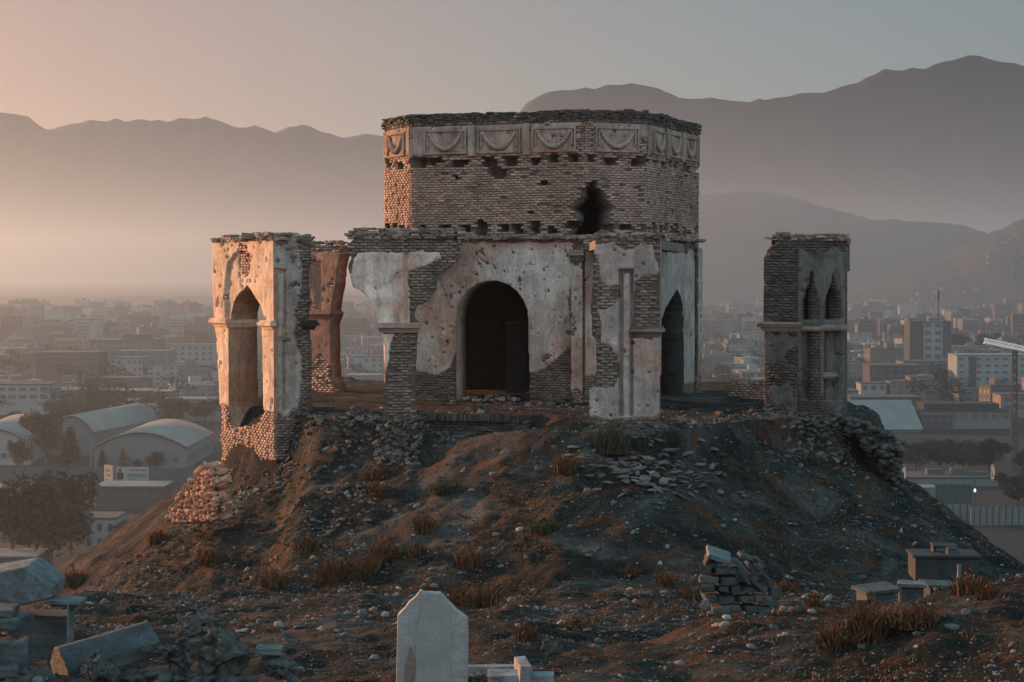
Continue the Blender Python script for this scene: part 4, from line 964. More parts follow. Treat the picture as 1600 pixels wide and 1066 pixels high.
# right graves
def chest(name, label, px0, px1, py_top, Y, h, dep, rz, mat, slabmat, over=.05, tilt=(0, 0), cat='grave'):
    a, b = at(px0, py_top, Y), at(px1, py_top, Y); wd = b.x - a.x
    root = thing(name, label, cat, ((a.x + b.x) / 2, Y + dep / 2, a.z - h), rz)
    mb = MB(); mb.box((0, 0, (h - .06) / 2 - .1), (wd - 2 * over, dep - 2 * over, h + .14), jit=.01)
    bevel(mb.build('chest', mat, root), .01)
    mb = MB(); mb.box((0, 0, h - .03), (wd, dep, .055), (tilt[0], tilt[1], 0), jit=.008); bevel(mb.build('cap_slab', slabmat, root), .008)
    return root
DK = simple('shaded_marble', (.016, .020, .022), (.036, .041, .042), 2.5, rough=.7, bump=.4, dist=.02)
r_ = chest('chest_tomb', 'long low dark chest tomb with pale coping, behind the right graves', 1429, 1536, 868, 36, .30, .9, -.05, DK, DK)
c = at(1487, 862, 36.3); mb = MB(); slab(mb, (c.x, c.y, c.z), (.2, .16, .16)); tag(bevel(mb.build('stone_block', MARBLE_DK, loc=tuple(c))), 'small stone block standing on the long chest tomb', 'block')
c = at(1475, 852, 36.6); mb = MB(); slab(mb, (c.x, c.y, c.z), (.48, .3, .05), (.1, .03, 0)); slab(mb, (c.x - .2, c.y, c.z - .12), (.06, .2, .2)); tag(bevel(mb.build('stone_bench', DK, loc=tuple(c))), 'dark thin slab propped above the long chest tomb', 'slab')
r_ = chest('chest_tomb', 'pale box grave with cracked tilted lid, leftmost of the low graves', 1344, 1404, 921, 27.8, .34, .5, .25, MARBLE_DK, MARBLE_DK, tilt=(.06, -.09))
r_ = chest('chest_tomb', 'low grave with white topped headboard between box grave and flat slab', 1407, 1452, 913, 28.4, .34, .4, -.2, MARBLE_DK, MARBLE, tilt=(0, .03))
r_ = chest('chest_tomb', 'flat grey slab grave next to the orange dry shrub', 1447, 1500, 914, 28.9, .28, .5, .1, DK, MARBLE_DK, tilt=(.02, .04))
for px, py, h, lb in ((1499, 893, .20, 'thin upright marker stone behind the flat slab grave'), (1407, 928, .26, 'narrow pale post between two low graves')):
    c = at(px, py, 28.6); mb = MB(); mb.box((0, 0, 0), (.05, .06, h), (0, .05, 0), jit=.006); o = bevel(mb.build('marker_stone', MARBLE), .006); o.location = c; tag(o, lb, 'marker')

# ------------------------------------------------------------------ scattered stones and dry plants
def scatter_pts(n, y0=15, y1=58):
    y = 1 / RNG.uniform(1 / y1, 1 / y0, n * 2)
    y = np.where(RNG.random(n * 2) < .5, y, RNG.uniform(30, y1, n * 2))
    x = RNG.uniform(-.30, .30, n * 2) * y
    return x[:n], y[:n]
p_ = (1 + 5 ** .5) / 2
ICO = np.array([(-1, p_, 0), (1, p_, 0), (-1, -p_, 0), (1, -p_, 0), (0, -1, p_), (0, 1, p_), (0, -1, -p_), (0, 1, -p_), (p_, 0, -1), (p_, 0, 1), (-p_, 0, -1), (-p_, 0, 1)]) / 1.9
ICF = np.array([(0, 11, 5), (0, 5, 1), (0, 1, 7), (0, 7, 10), (0, 10, 11), (1, 5, 9), (5, 11, 4), (11, 10, 2), (10, 7, 6), (7, 1, 8), (3, 9, 4), (3, 4, 2), (3, 2, 6), (3, 6, 8), (3, 8, 9), (4, 9, 5), (2, 4, 11), (6, 2, 10), (8, 6, 7), (9, 8, 1)])
def stones(name, x, y, r, mat, label, kind='stuff', z=None, fl=1.0):
    n = len(x); z = terrain(x, y) if z is None else z
    a = RNG.uniform(0, 2 * PI, n); b = RNG.normal(0, .3, n)
    V = ICO[None] * RNG.uniform(.7, 1.25, (n, 12, 1)) * (r * .5)[:, None, None] * np.stack([np.ones(n) * 1.2, RNG.uniform(.6, 1, n), RNG.uniform(.35, .75, n) * fl], -1)[:, None]
    vx = V[..., 0] * np.cos(b)[:, None] - V[..., 2] * np.sin(b)[:, None]; vz = V[..., 0] * np.sin(b)[:, None] + V[..., 2] * np.cos(b)[:, None]
    X = vx * np.cos(a)[:, None] - V[..., 1] * np.sin(a)[:, None]; Yv = vx * np.sin(a)[:, None] + V[..., 1] * np.cos(a)[:, None]
    P = np.stack([X + x[:, None], Yv + y[:, None], vz + (z + r * .12)[:, None]], -1).reshape(-1, 3)
    Fc = (ICF[None] + 12 * np.arange(n)[:, None, None]).reshape(-1, 3)
    o = fastmesh(name, P, [Fc], [mat], tint=np.repeat(RNG.random(n), 20))
    return tag(o, label, 'stones', kind=kind)
def m_pebble():
    m, nt, b, v = newmat('pebbles', .9, .2)
    a = nt.nodes.new('ShaderNodeAttribute'); a.attribute_name = 'tint'
    col = ramp(nt, a.outputs['Fac'], [(0, (.04, .039, .037)), (.5, (.085, .083, .079)), (.85, (.15, .145, .137)), (1, (.27, .26, .245))])
    nt.links.new(mixc(nt, .7, col, ramp(nt, noise_n(nt, v, 25, 4, .7), [(.3, (.5, .5, .5)), (.7, (1, 1, 1))]), 'MULTIPLY'), b.inputs['Base Color']); return m
PEB = m_pebble()
def onhall(x, y): return (y > 53.5) & (np.abs(x - 1.2) < 9.5)
x, y = scatter_pts(80000)
den = fbm(x * .35 + 70, y * .35, 3) + .6 * fbm(x * 1.2, y * 1.2, 2)
k = (RNG.random(len(x)) < np.clip(.45 + den * 1.3, .10, 1)); x, y = x[k], y[k]
r = (.014 + .034 * RNG.random(len(x)) ** 4) * (.6 + y / 34)
stones('gravel', x, y, r, PEB, 'pale pebbles and gravel strewn over the mound')
x, y = scatter_pts(90000, 15, 56)
den = fbm(x * .8 + 10, y * .5 + 3, 4)
k = (RNG.random(len(x)) < np.clip(.25 + den * 1.5, .04, 1)) & ((y < 34) | (x < -3) | (RNG.random(len(x)) < .4)); x, y = x[k], y[k]
stones('grit', x, y, (.007 + .013 * RNG.random(len(x)) ** 2) * (.7 + y / 26), PEB, 'fine stony grit drifted over the ground')
x = RNG.uniform(-12.5, -3.5, 2600); y = RNG.uniform(45, 56, 2600); k = fbm(x * .7, y * .7 + 44, 3) > -.05; x, y = x[k], y[k]
stones('scree_debris', x, y, .05 + .16 * RNG.random(len(x)) ** 4, simple('warm_stone', (.08, .065, .05), (.20, .165, .13), 3, tint=.5), 'broken stones scattered down the sunlit left flank')
x, y = scatter_pts(2600); k = fbm(x * .3 + 20, y * .3 + 9, 3) > -.12; x, y = x[k], y[k]
r = (.06 + .11 * RNG.random(len(x)) ** 2) * (.55 + y / 50)
stones('rubble', x, y, r, PEB, 'broken stones lying about the slopes')
# flat paving-like scree below the right pier
n = 260; px = RNG.normal(1010, 60, n); py = 735 + (px - 1010) * .12 + RNG.normal(0, 22, n)
xy = []
for a, b in zip(px, py):
    for Y in np.arange(44, 54, .25):
        q = at(a, b, Y)
        if q.z < gz(q.x, q.y): xy.append((q.x, q.y)); break
xy = np.array(xy); stones('scree', xy[:, 0], xy[:, 1], .10 + .30 * RNG.random(len(xy)) ** 2, simple('scree_stone', (.08, .077, .07), (.17, .155, .14), 3, tint=.5), 'flat broken stones spread below the front right pier', fl=.45)

# heaps of fallen brick at the feet of the walls
FALL = MB()
for (xa, ya, xb, yb, n_, sp_) in ((*P1, *P2, 60, .6), (*gx(488, 55), *gx(600, 53.6), 170, .5), (*gx(594, 52.9), *gx(660, 52.7), 330, .75), (*gx(660, 53.9), *gx(830, 53.2), 130, .4), (*gx(915, 50.2), *gx(1036, 50.0), 260, .6), (*R0, *R1, 150, .6), (*R1, *R3, 260, .7), (*gx(1036, 52), *gx(1190, 56), 90, 1.2), (*gx(700, 60.5), *gx(900, 59.5), 120, .5)):
    for _ in range(n_):
        t = random.random(); of = abs(random.gauss(0, sp_)); x = xa + (xb - xa) * t + random.gauss(0, .1); y = ya + (yb - ya) * t - of
        hgt = max(0, .28 * math.exp(-(of / sp_) ** 2 * 1.5) * (.6 + .6 * float(fbm(np.array([x * 1.5]), np.array([y]), 2)[0])))
        s_ = random.uniform(.05, .2); z = gz(x, y) + hgt * random.random()
        if random.random() < .5: FALL.box((x, y, z), (s_ * 1.2, s_ * .7, s_ * .45), (random.gauss(0, .4), random.gauss(0, .4), random.uniform(0, 3)), jit=.01)
        else: rockmesh(FALL, (x, y, z), (s_ * 1.3, s_ * 1.1, s_ * .7))
tag(FALL.build('fallen_bricks', BRICK_LOW), 'dark broken bricks heaped against the feet of the ruined walls', 'bricks', kind='stuff')

# individual rocks
ROCKSPOT = [(482, 735), (700, 700), (790, 708), (865, 700), (610, 793), (620, 800), (548, 1010), (596, 968), (602, 978), (652, 792), (820, 925), (835, 925), (826, 940), (790, 952), (1272, 970), (1262, 972), (1310, 960), (1270, 915), (1390, 915),
            (1365, 1000), (1418, 1028), (1583, 1010), (1510, 960), (1345, 1014), (1320, 975), (1130, 745), (1205, 870), (1230, 715), (940, 745), (770, 742), (470, 690), (560, 700), (730, 1010), (915, 1035), (1065, 1040), (1120, 1060), (980, 965), (1230, 1040), (520, 905), (360, 955)]
rmesh = []
for k in range(5):
    mb = MB(); rockmesh(mb, (0, 0, 0), (.3, .22, .15)); o = mb.build('rock', STONE); m_ = o.modifiers.new('s', 'SUBSURF'); m_.levels = m_.render_levels = 2
    rmesh.append(o)
def hit(px, py, y0=14, y1=60):
    for Y in np.arange(y0, y1, .15):
        q = at(px, py, Y)
        if q.z < gz(q.x, q.y): return q
    return None
LBR = ['pale loose stone lying alone on the slope', 'small weathered stone half sunk in gravel']
used = set()
for i, (px, py) in enumerate(ROCKSPOT):
    q = hit(px, py)
    if q is None: continue
    s = rmesh[i % 5]; o = s if i % 5 not in used else s.copy()
    if i % 5 in used: SC.collection.objects.link(o)
    used.add(i % 5)
    k = (.35 + .65 * random.random()) * (q.y / 34) ** .55 * .9; o.location = (q.x, q.y, q.z + .02); o.scale = (k, k, k); o.rotation_euler = (0, 0, random.uniform(0, 6))
    tag(o, 'single pale stone lying loose on the dark gravelly slope', 'stone', 'loose stones on the slopes')

# dry grass and shrubs
def blades(cx, cy, cz, n, h, spread, wd, curl=.35):
    a = RNG.uniform(0, 2 * PI, n); r = spread * np.sqrt(RNG.random(n)); bx = cx + r * np.cos(a); by = cy + r * np.sin(a)
    hh = h * RNG.uniform(.4, 1, n); la = RNG.uniform(0, 2 * PI, n); lean = RNG.uniform(0, curl * 1.8, n) * hh
    tx, ty = bx + np.cos(la) * lean, by + np.sin(la) * lean; mx, my = bx + np.cos(la) * lean * .35, by + np.sin(la) * lean * .35
    pa = RNG.uniform(0, PI, n); wx, wy = np.cos(pa) * wd / 2, np.sin(pa) * wd / 2
    z0 = cz if np.ndim(cz) else np.full(n, cz)
    V = np.stack([np.stack([bx - wx, by - wy, z0], -1), np.stack([bx + wx, by + wy, z0], -1), np.stack([mx + wx * .8, my + wy * .8, z0 + hh * .6], -1), np.stack([mx - wx * .8, my - wy * .8, z0 + hh * .6], -1), np.stack([tx, ty, z0 + hh], -1)], 1)
    return V
def blade_obj(name, Vs, mat):
    V = np.concatenate(Vs); n = len(V); b = 5 * np.arange(n)[:, None]
    q = b + np.array([[0, 1, 2, 3]]); t = b + np.array([[3, 2, 4]])
    return fastmesh(name, V.reshape(-1, 3), [q, t], [mat], tint=np.concatenate([np.tile(RNG.random(n), 1), RNG.random(n)]))
def m_leaf(name, c0, c1, c2, scale=8, transl=.2):
    m, nt, b, v = newmat(name, .85, .1)
    a = nt.nodes.new('ShaderNodeAttribute'); a.attribute_name = 'tint'
    col = ramp(nt, a.outputs['Fac'], [(0, c0), (.55, c1), (1, c2)])
    nt.links.new(col, b.inputs['Base Color']); return m
DRY = m_leaf('dry_grass', (.035, .020, .013), (.085, .042, .022), (.17, .085, .042))
GRN = m_leaf('dull_weed', (.022, .026, .016), (.045, .048, .028), (.08, .07, .04))
Vs = []; Vg = []
x, y = scatter_pts(16000)
d_ = fbm(x * .28 + 3, y * .28 + 8, 3) + .5 * fbm(x * 1.0 + 3, y * 1.0, 2) + np.where(x < -1, .30, 0) * sstep(40, 44, y)
for i in np.where((d_ > .12) & ((y > 33) | (RNG.random(len(y)) < .16) | ((d_ > .62) & (RNG.random(len(y)) < .5))))[0][:8500]:
    h = RNG.uniform(.04, .13) * min(1, .45 + y[i] / 60); g = gz(x[i], y[i]); (Vs if RNG.random() < .72 else Vg).append(blades(x[i], y[i], g - .02, 12, h, .12, .012 + y[i] * .0003, .9))
tag(blade_obj('dry_grass', Vs, DRY), 'short rusty dry grass over the mound', 'grass', kind='stuff')
tag(blade_obj('weeds', Vg, GRN), 'low dark weeds over the mound', 'weeds', kind='stuff')
def shrub(px, py, wpx, hpx, mat, name, label, dens=1.0, group=None, Y=None):
    q = hit(px, py) if Y is None else at(px, py, Y)
    if q is None: return
    sc = q.y / F; wd = wpx * sc; h = hpx * sc
    root = thing(name, label, 'shrub', (q.x, q.y, q.z), 0, group)
    V = blades(0, 0, -.03, int(260 * dens), h * 1.15, wd * .42, .012 + q.y * .00025, .55)
    blade_obj('stems', [V], mat).parent = root
    n = int(420 * dens); a = RNG.uniform(0, 2 * PI, n); rr = np.abs(RNG.normal(0, .5, n)); zz = RNG.random(n) ** 1.3
    lob = 1 + .45 * np.sin(a * 3 + px) + .25 * np.sin(a * 7 + py)
    X = np.cos(a) * rr * wd / 2 * lob * (1 - .5 * zz); Yy = np.sin(a) * rr * wd / 2 * .8; Z = zz * h * np.clip(1.1 - .6 * rr, .15, 1) * (1 + .35 * np.sin(a * 2 + py))
    s = (.007 + .014 * RNG.random(n)) * (.5 + q.y / 45)
    P = np.stack([X, Yy, Z], -1)[:, None] + RNG.normal(0, 1, (n, 3, 3)) * s[:, None, None]
    fastmesh('foliage', P.reshape(-1, 3), [np.arange(3 * n).reshape(n, 3)], [mat], tint=RNG.random(n)).parent = root
    return root
SH = [(885, 738, 44, 30, DRY, 'rust coloured shrub on the upper slope right of centre'), (600, 745, 60, 18, DRY, 'low rust shrub on the sunlit upper left slope'), (590, 770, 44, 16, DRY, 'small brown shrub just below the sunlit shelf'),
      (955, 706, 66, 44, GRN, 'dark green bush at the foot of the front right pier'), (1050, 690, 30, 22, GRN, 'small dark bush right of the front right pier'), (1003, 700, 26, 18, GRN, 'tiny dark bush between pier and scree'),
      (740, 950, 90, 40, DRY, 'wide brown shrub right above the tall headstone'), (1040, 918, 30, 26, DRY, 'orange shrub on the slope left of the cairn'), (1075, 935, 40, 20, DRY, 'low orange shrub touching the cairn foot'),
      (985, 900, 40, 16, DRY, 'small orange tuft far left of the cairn'), (1270, 945, 26, 14, DRY, 'small russet tuft right of the cairn'), (1225, 925, 50, 18, DRY, 'brown bush directly right of the cairn'),
      (1358, 1000, 90, 60, DRY, 'big brown bush in front of the box graves'), (1310, 1015, 70, 40, DRY, 'trailing brown bush below the big brown bush'), (1515, 928, 55, 34, DRY, 'orange bush by the flat slab grave'), (1545, 935, 40, 22, DRY, 'low orange bush right of the flat slab grave'),
      (1430, 975, 90, 30, DRY, 'creeping orange growth before the low graves'), (520, 905, 60, 34, DRY, 'rusty bush in the middle of the left slope'), (570, 900, 54, 34, DRY, 'round rusty bush right of the mid slope bush'), (600, 880, 50, 40, DRY, 'tall rusty bush in the slope hollow'),
      (430, 915, 50, 26, DRY, 'dry bush low on the left slope'), (665, 830, 46, 26, DRY, 'dry bush above the slope hollow'), (735, 885, 60, 26, DRY, 'brown bush at the mid slope centre'), (330, 880, 50, 24, DRY, 'dry bush near the left silhouette'), (250, 850, 40, 22, DRY, 'dry bush under the stone wall end'),
      (115, 915, 50, 26, DRY, 'rusty bush at the low left end of the slope'), (650, 870, 40, 24, DRY, 'small amber bush mid slope'), (820, 1000, 40, 26, DRY, 'amber tuft right of the headstone'), (690, 770, 40, 18, GRN, 'dark weed patch mid slope'), (850, 830, 60, 20, GRN, 'dark weed patch centre slope'), (480, 860, 44, 22, DRY, 'low sunlit bush under the pale rock face'), (900, 985, 60, 18, DRY, 'flat brown tuft on the path edge')]
for s in SH: shrub(*s[:5], 'dry_shrub' if s[4] is DRY else 'green_shrub', s[5], dens=1.0 if s[2] < 60 else 1.8)

# ------------------------------------------------------------------ the city on the plain
def depth_of(py): return (CAMZ - CITYZ) * F / (py - 426)
WIN = simple('dark_window', (.028, .034, .036), (.05, .056, .058), 1, rough=.3, bump=0, spec=.5)
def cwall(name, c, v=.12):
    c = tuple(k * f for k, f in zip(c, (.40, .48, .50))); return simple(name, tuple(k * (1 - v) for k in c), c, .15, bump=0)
CW = {'white': cwall('white_render', (.42, .41, .39)), 'grey': cwall('grey_render', (.25, .25, .24)), 'tan': cwall('tan_brick', (.24, .19, .15)), 'dark': cwall('dark_concrete', (.10, .10, .10)),
      'pink': cwall('pink_render', (.40, .27, .23)), 'roof': cwall('flat_roof_felt', (.14, .135, .13)), 'metal': cwall('roof_metal', (.42, .37, .33), .25), 'teal': cwall('green_sheet', (.05, .12, .11)), 'black': cwall('dark_roof', (.045, .047, .05)), 'brown': cwall('brown_render', (.17, .13, .105))}
winmesh = None
def building(label, px0, px1, pytop, Y, dep, colr, cols, rows, rz=0, name='building', cat='building', roofc='roof', group=None, wband=None, extras=(), floor_h=3.3, wsize=(.5, .5), parts=True, side=True):
    global winmesh
    wd = (px1 - px0) / F * Y; X = ((px0 + px1) / 2 - 800) / F * Y; ztop = at(800, pytop, Y).z; h = ztop - CITYZ
    root = thing(name, label, cat, (X, Y, CITYZ), rz, group)
    mb = MB(); mb.box((0, dep / 2, h / 2 - .5), (wd, dep, h + 1)); mb.build('wall', CW[colr], root)
    mb = MB(); mb.box((0, dep / 2, h + .32), (wd + .7, dep + .7, .35))
    for (ex, ey, ew, ed, eh) in extras: mb.box((ex * wd / 2, dep / 2 + ey * dep / 2, h + .5 + eh / 2), (ew, ed, eh))
    mb.build('roof', CW[roofc], root)
    ww = wd / cols * wsize[0]; wh = floor_h * wsize[1]
    me = None
    for r in range(rows):
        for c_ in range(cols):
            z = h - 1.7 - r * floor_h
            if z < 1: continue
            if me is None: o = MB().box((0, 0, 0), (ww, .16, wh)).build('window', WIN, root); me = o.data
            else: o = bpy.data.objects.new('window', me); SC.collection.objects.link(o); o.parent = root
            o.location = (-wd / 2 + (c_ + .5) * wd / cols, -.03, z)
    return root
def hangar(label, px0, px1, ybase, yeave, ycrest, length, rz=0, side_windows=True, wallc='grey', nw=4, name='hangar', gw=True, eavez=None):
    Y = depth_of(ybase); wd = (px1 - px0) / F * Y; X = ((px0 + px1) / 2 - 800) / F * Y
    ze = at(800, yeave, Y).z - CITYZ; zc = at(800, ycrest, Y).z - CITYZ
    root = thing(name, label, 'hangar', (X, Y, CITYZ), rz)
    n = 18; arc = [(-wd / 2 + wd * k / n, ze + (zc - ze) * math.sin(PI * k / n) ** .9) for k in range(n + 1)]
    mb = MB(); V = [(-wd / 2, 0, -.5)] + [(x, 0, z - .25) for x, z in arc] + [(wd / 2, 0, -.5)]; m_ = len(V)
    V2 = V + [(x, length, z) for x, _, z in V]
    mb.add(V2, [tuple(range(m_)), tuple(range(m_, 2 * m_))[::-1], (0, m_, m_ + 1, 1), (m_ - 2, 2 * m_ - 2, 2 * m_ - 1, m_ - 1)]); mb.build('wall', CW[wallc], root)
    mb = MB(); V = []; k = 1.012
    for yy in (-1.0, length + 1):
        for x, z in arc: V.append((x * k, yy, z))
        for x, z in arc: V.append((x * k, yy, z + .35))
    q = n + 1; Fc = []
    for i in range(n):
        Fc += [(i, i + 1, 2 * q + i + 1, 2 * q + i), (q + i, 3 * q + i, 3 * q + i + 1, q + i + 1), (i, q + i, q + i + 1, i + 1), (2 * q + i, 2 * q + i + 1, 3 * q + i + 1, 3 * q + i)]
    mb.add(V, Fc); mb.build('roof', CW['metal'], root, smooth=True)
    me = None
    for i in range(nw):
        o = MB().box((0, 0, 0), (1.6, .2, 1.6)).build('window', WIN, root) if me is None else bpy.data.objects.new('window', me)
        if me is not None: SC.collection.objects.link(o); o.parent = root
        me = o.data; o.location = (-wd / 2 + (i + .5) * wd / nw, -.05, ze * .45)
    for i in range(8):
        o = bpy.data.objects.new('window', me); SC.collection.objects.link(o); o.parent = root; o.rotation_euler.z = PI / 2
        o.location = (wd / 2 + .05, 3 + i * (length - 6) / 7, ze * .5)
    return root
hangar('big arched hangar with grey gable, nearest of the three on the left', 145, 291, 733, 700, 676, 52, nw=4)
hangar('arched hangar half hidden by dark trees behind the big one', 72, 150, 712, 676, 650, 60, nw=0, rz=-.18)
hangar('arched roofed white hall with windows at the left edge', -70, 44, 728, 694, 670, 60, nw=10, wallc='white', rz=.1)

def tree_mesh(seed, kind='round', n=2600):
    rg = np.random.default_rng(seed)
    if kind == 'cypress': lobes = [(0, 0, .1 + .8 * t, .14 * (1 - t) + .03) for t in np.linspace(0, 1, 9)]
    else:
        lobes = []
        for _ in range(15):
            a = rg.uniform(0, 6.28); r = rg.uniform(0, .30); z = rg.uniform(.34, .84); lobes.append((r * math.cos(a), r * math.sin(a), z, rg.uniform(.10, .20) * (1.15 - abs(z - .55))))
    L = np.array(lobes); i = rg.integers(0, len(L), n); d = rg.normal(0, 1, (n, 3)); d /= np.linalg.norm(d, axis=1)[:, None]
    c = L[i, :3] + d * (L[i, 3] * rg.uniform(.55, 1.08, n))[:, None]
    s = rg.uniform(.010, .024, n)
    P = c[:, None] + rg.normal(0, 1, (n, 4, 3)) * s[:, None, None]
    me = fastmesh('crown', P.reshape(-1, 3), [np.arange(4 * n).reshape(n, 4)], [], tint=rg.random(n))
    tk = MB(); tk.tube([(0, 0, -.05), (.01, 0, .25), (.0, .01, .55)], [.028, .02, .008], 6)
    for _ in range(5):
        a = rg.uniform(0, 6.28); tk.tube([(0, 0, rg.uniform(.2, .4)), (math.cos(a) * .1, math.sin(a) * .1, .5), (math.cos(a) * .2, math.sin(a) * .2, .68)], [.012, .008, .003], 5)
    to = tk.build('trunk', BARK)
    pass
    md, td = me.data, to.data; bpy.data.objects.remove(me); bpy.data.objects.remove(to); return md, td
BARK = simple('bark', (.04, .033, .027), (.08, .065, .05), 3, bump=0)
LEAF = m_leaf('dark_foliage', (.006, .012, .010), (.012, .022, .017), (.024, .036, .026))
LEAFO = m_leaf('autumn_foliage', (.09, .05, .028), (.17, .085, .04), (.24, .13, .06))
LEAFB = m_leaf('olive_foliage', (.010, .014, .010), (.020, .026, .017), (.038, .042, .026))
TM_ = {}
def tree(px, pybase, wpx, hpx, label, kind='round', mat=None, group=None, Y=None, v=0):
    Y = Y or depth_of(pybase); key = (kind, v, (mat or LEAF).name)
    if key not in TM_:
        c, t = tree_mesh(hash((kind, v)) % 999 if False else (v * 7 + (3 if kind == 'round' else 50)), kind, 3200 if kind == 'round' else 1500)
        c = c.copy(); c.materials.clear(); c.materials.append(mat or LEAF); TM_[key] = (c, t)
    c, t = TM_[key]; p = at(px, pybase, Y); z = CITYZ
    root = thing('tree' if kind == 'round' else 'cypress_tree', label, 'tree', (p.x, Y, z), (px * 1.7) % 6.28, group)
    h = hpx / F * Y; wd = wpx / F * Y
    top = at(px, pybase - hpx, Y).z; h = top - CITYZ; sw = wd / (.75 if kind == 'round' else .3)
    for nm, me in (('crown', c), ('trunk', t)):
        o = bpy.data.objects.new(nm, me); SC.collection.objects.link(o); o.parent = root; o.scale = (sw, sw, h / .98)
    return root
T = [(20, 905, 130, 165, 'big dark tree at the left edge below the long wall'), (80, 900, 140, 175, 'broad dark tree right of the left edge tree', 'round', LEAFB), (112, 870, 60, 90, 'dark tree beside the white house'), (45, 870, 80, 60, 'bushy dark tree in front of the edge trees'),
     (30, 745, 40, 62, 'dark tree between the white hall and the conifer'), (70, 728, 62, 92, 'tall dark tree mass behind the white hall'), (110, 722, 34, 56, 'pointed conifer before the hidden hangar', 'cypress'), (48, 716, 50, 70, 'dark tree behind the white hall'),
     (165, 690, 56, 60, 'dark tree above the big hangar gable'), (200, 685, 64, 66, 'wide tree behind the big hangar'), (238, 676, 30, 34, 'small orange autumn tree behind the big hangar', 'round', LEAFO), (275, 672, 60, 50, 'tree behind the crest of the big hangar'), (320, 668, 50, 46, 'tree touching the left pavilion'),
     (100, 672, 60, 50, 'tree above the hidden hangar'), (140, 668, 50, 44, 'round tree between both hangars'), (192, 735, 14, 36, 'small reddish tree before the hangar gable', 'cypress', LEAFO), (160, 735, 14, 34, 'slim dark conifer before the hangar gable', 'cypress'), (245, 734, 30, 30, 'bush tree before the hangar gable'), (215, 736, 22, 20, 'low bush before the hangar'),
     (20, 690, 60, 50, 'tree left above the white hall', 'round', LEAFB),
     (1430, 742, 70, 56, 'dark tree before the pale shed'), (1470, 742, 60, 60, 'dark tree in the row behind the green wall'), (1505, 744, 60, 66, 'dark tree in the middle of the row', 'round', LEAFB), (1545, 744, 66, 62, 'dark tree left of the lattice mast'), (1400, 744, 50, 50, 'dark tree touching the mound edge'),
     (1467, 665, 20, 42, 'narrow orange tree before the dark roofed building', 'cypress', LEAFO), (1590, 800, 70, 70, 'dark round tree at the right edge by the wall'), (1610, 760, 60, 60, 'dark tree at the right edge beyond the mast'),
     (1480, 610, 50, 34, 'tree in front of the long pale block'), (1515, 600, 40, 30, 'dark tree beside the concrete block'), (1540, 555, 44, 40, 'dark tree clump right of the tall office block'), (1500, 560, 44, 40, 'dark tree clump under the office block'),
     (1130, 600, 40, 32, 'hazy tree between the mausoleum and the tower fragment'), (575, 600, 30, 20, 'hazy tree seen through the left arch')]
for i, t in enumerate(T):
    px, pb, w_, h_, lb = t[:5]; tree(px, pb, w_, h_, lb, *(t[5:] if len(t) > 5 else ()), v=i % 4) if len(t) <= 5 else tree(px, pb, w_, h_, lb, t[5], t[6] if len(t) > 6 else None, v=i % 4)

D = depth_of
building('white house with square windows below the billboard', 128, 178, 812, 420, 10, 'white', 3, 2, name='house', cat='house', wsize=(.45, .5))
building('dark flat roofed annex right of the white house', 176, 236, 826, 418, 12, 'grey', 2, 1, name='house', cat='house', roofc='black', wsize=(.5, .6))
building('low dark shed with pale roof edge under the billboard', 148, 254, 762, 500, 12, 'dark', 5, 1, roofc='metal')
building('flat shed under the dark tree at the left edge', -30, 32, 766, 510, 12, 'dark', 3, 1, roofc='metal')
building('low shed with pale roof at the bottom left beyond the graves', -30, 52, 872, 380, 10, 'dark', 3, 1, roofc='metal')
building('white apartment house with dark balcony bands at the left edge', -40, 76, 602, 820, 22, 'white', 7, 2, roofc='black', wsize=(.7, .5))
building('brown block with ribbon windows above the white apartment house', 56, 152, 552, 1050, 25, 'brown', 9, 3, roofc='dark', wsize=(.8, .4), floor_h=3.8)
building('long pale block with stepped roof behind the brown block', 140, 245, 532, 1250, 30, 'grey', 10, 4, extras=((.3, 0, 18, 10, 3.2),))
building('square windowed grey block right of the stepped block', 183, 262, 550, 1120, 25, 'grey', 5, 3, wsize=(.4, .5), floor_h=4)
building('pale block touching the left pavilion', 258, 345, 540, 1180, 24, 'white', 8, 4, wsize=(.45, .45))
building('small house with white parapet left of the left pavilion', 238, 266, 613, 860, 12, 'tan', 2, 1, roofc='white')
building('low tan terrace behind the hangar trees', 60, 130, 610, 860, 18, 'tan', 6, 1, roofc='white')
building('wide low block behind the hangar trees', 130, 235, 612, 870, 18, 'dark', 8, 1, roofc='metal')
building('reddish low house row left of the pavilion', 150, 215, 592, 940, 16, 'tan', 6, 1)
building('low blue grey shop row near the pavilion foot', 250, 345, 625, 800, 14, 'grey', 7, 1, roofc='metal')
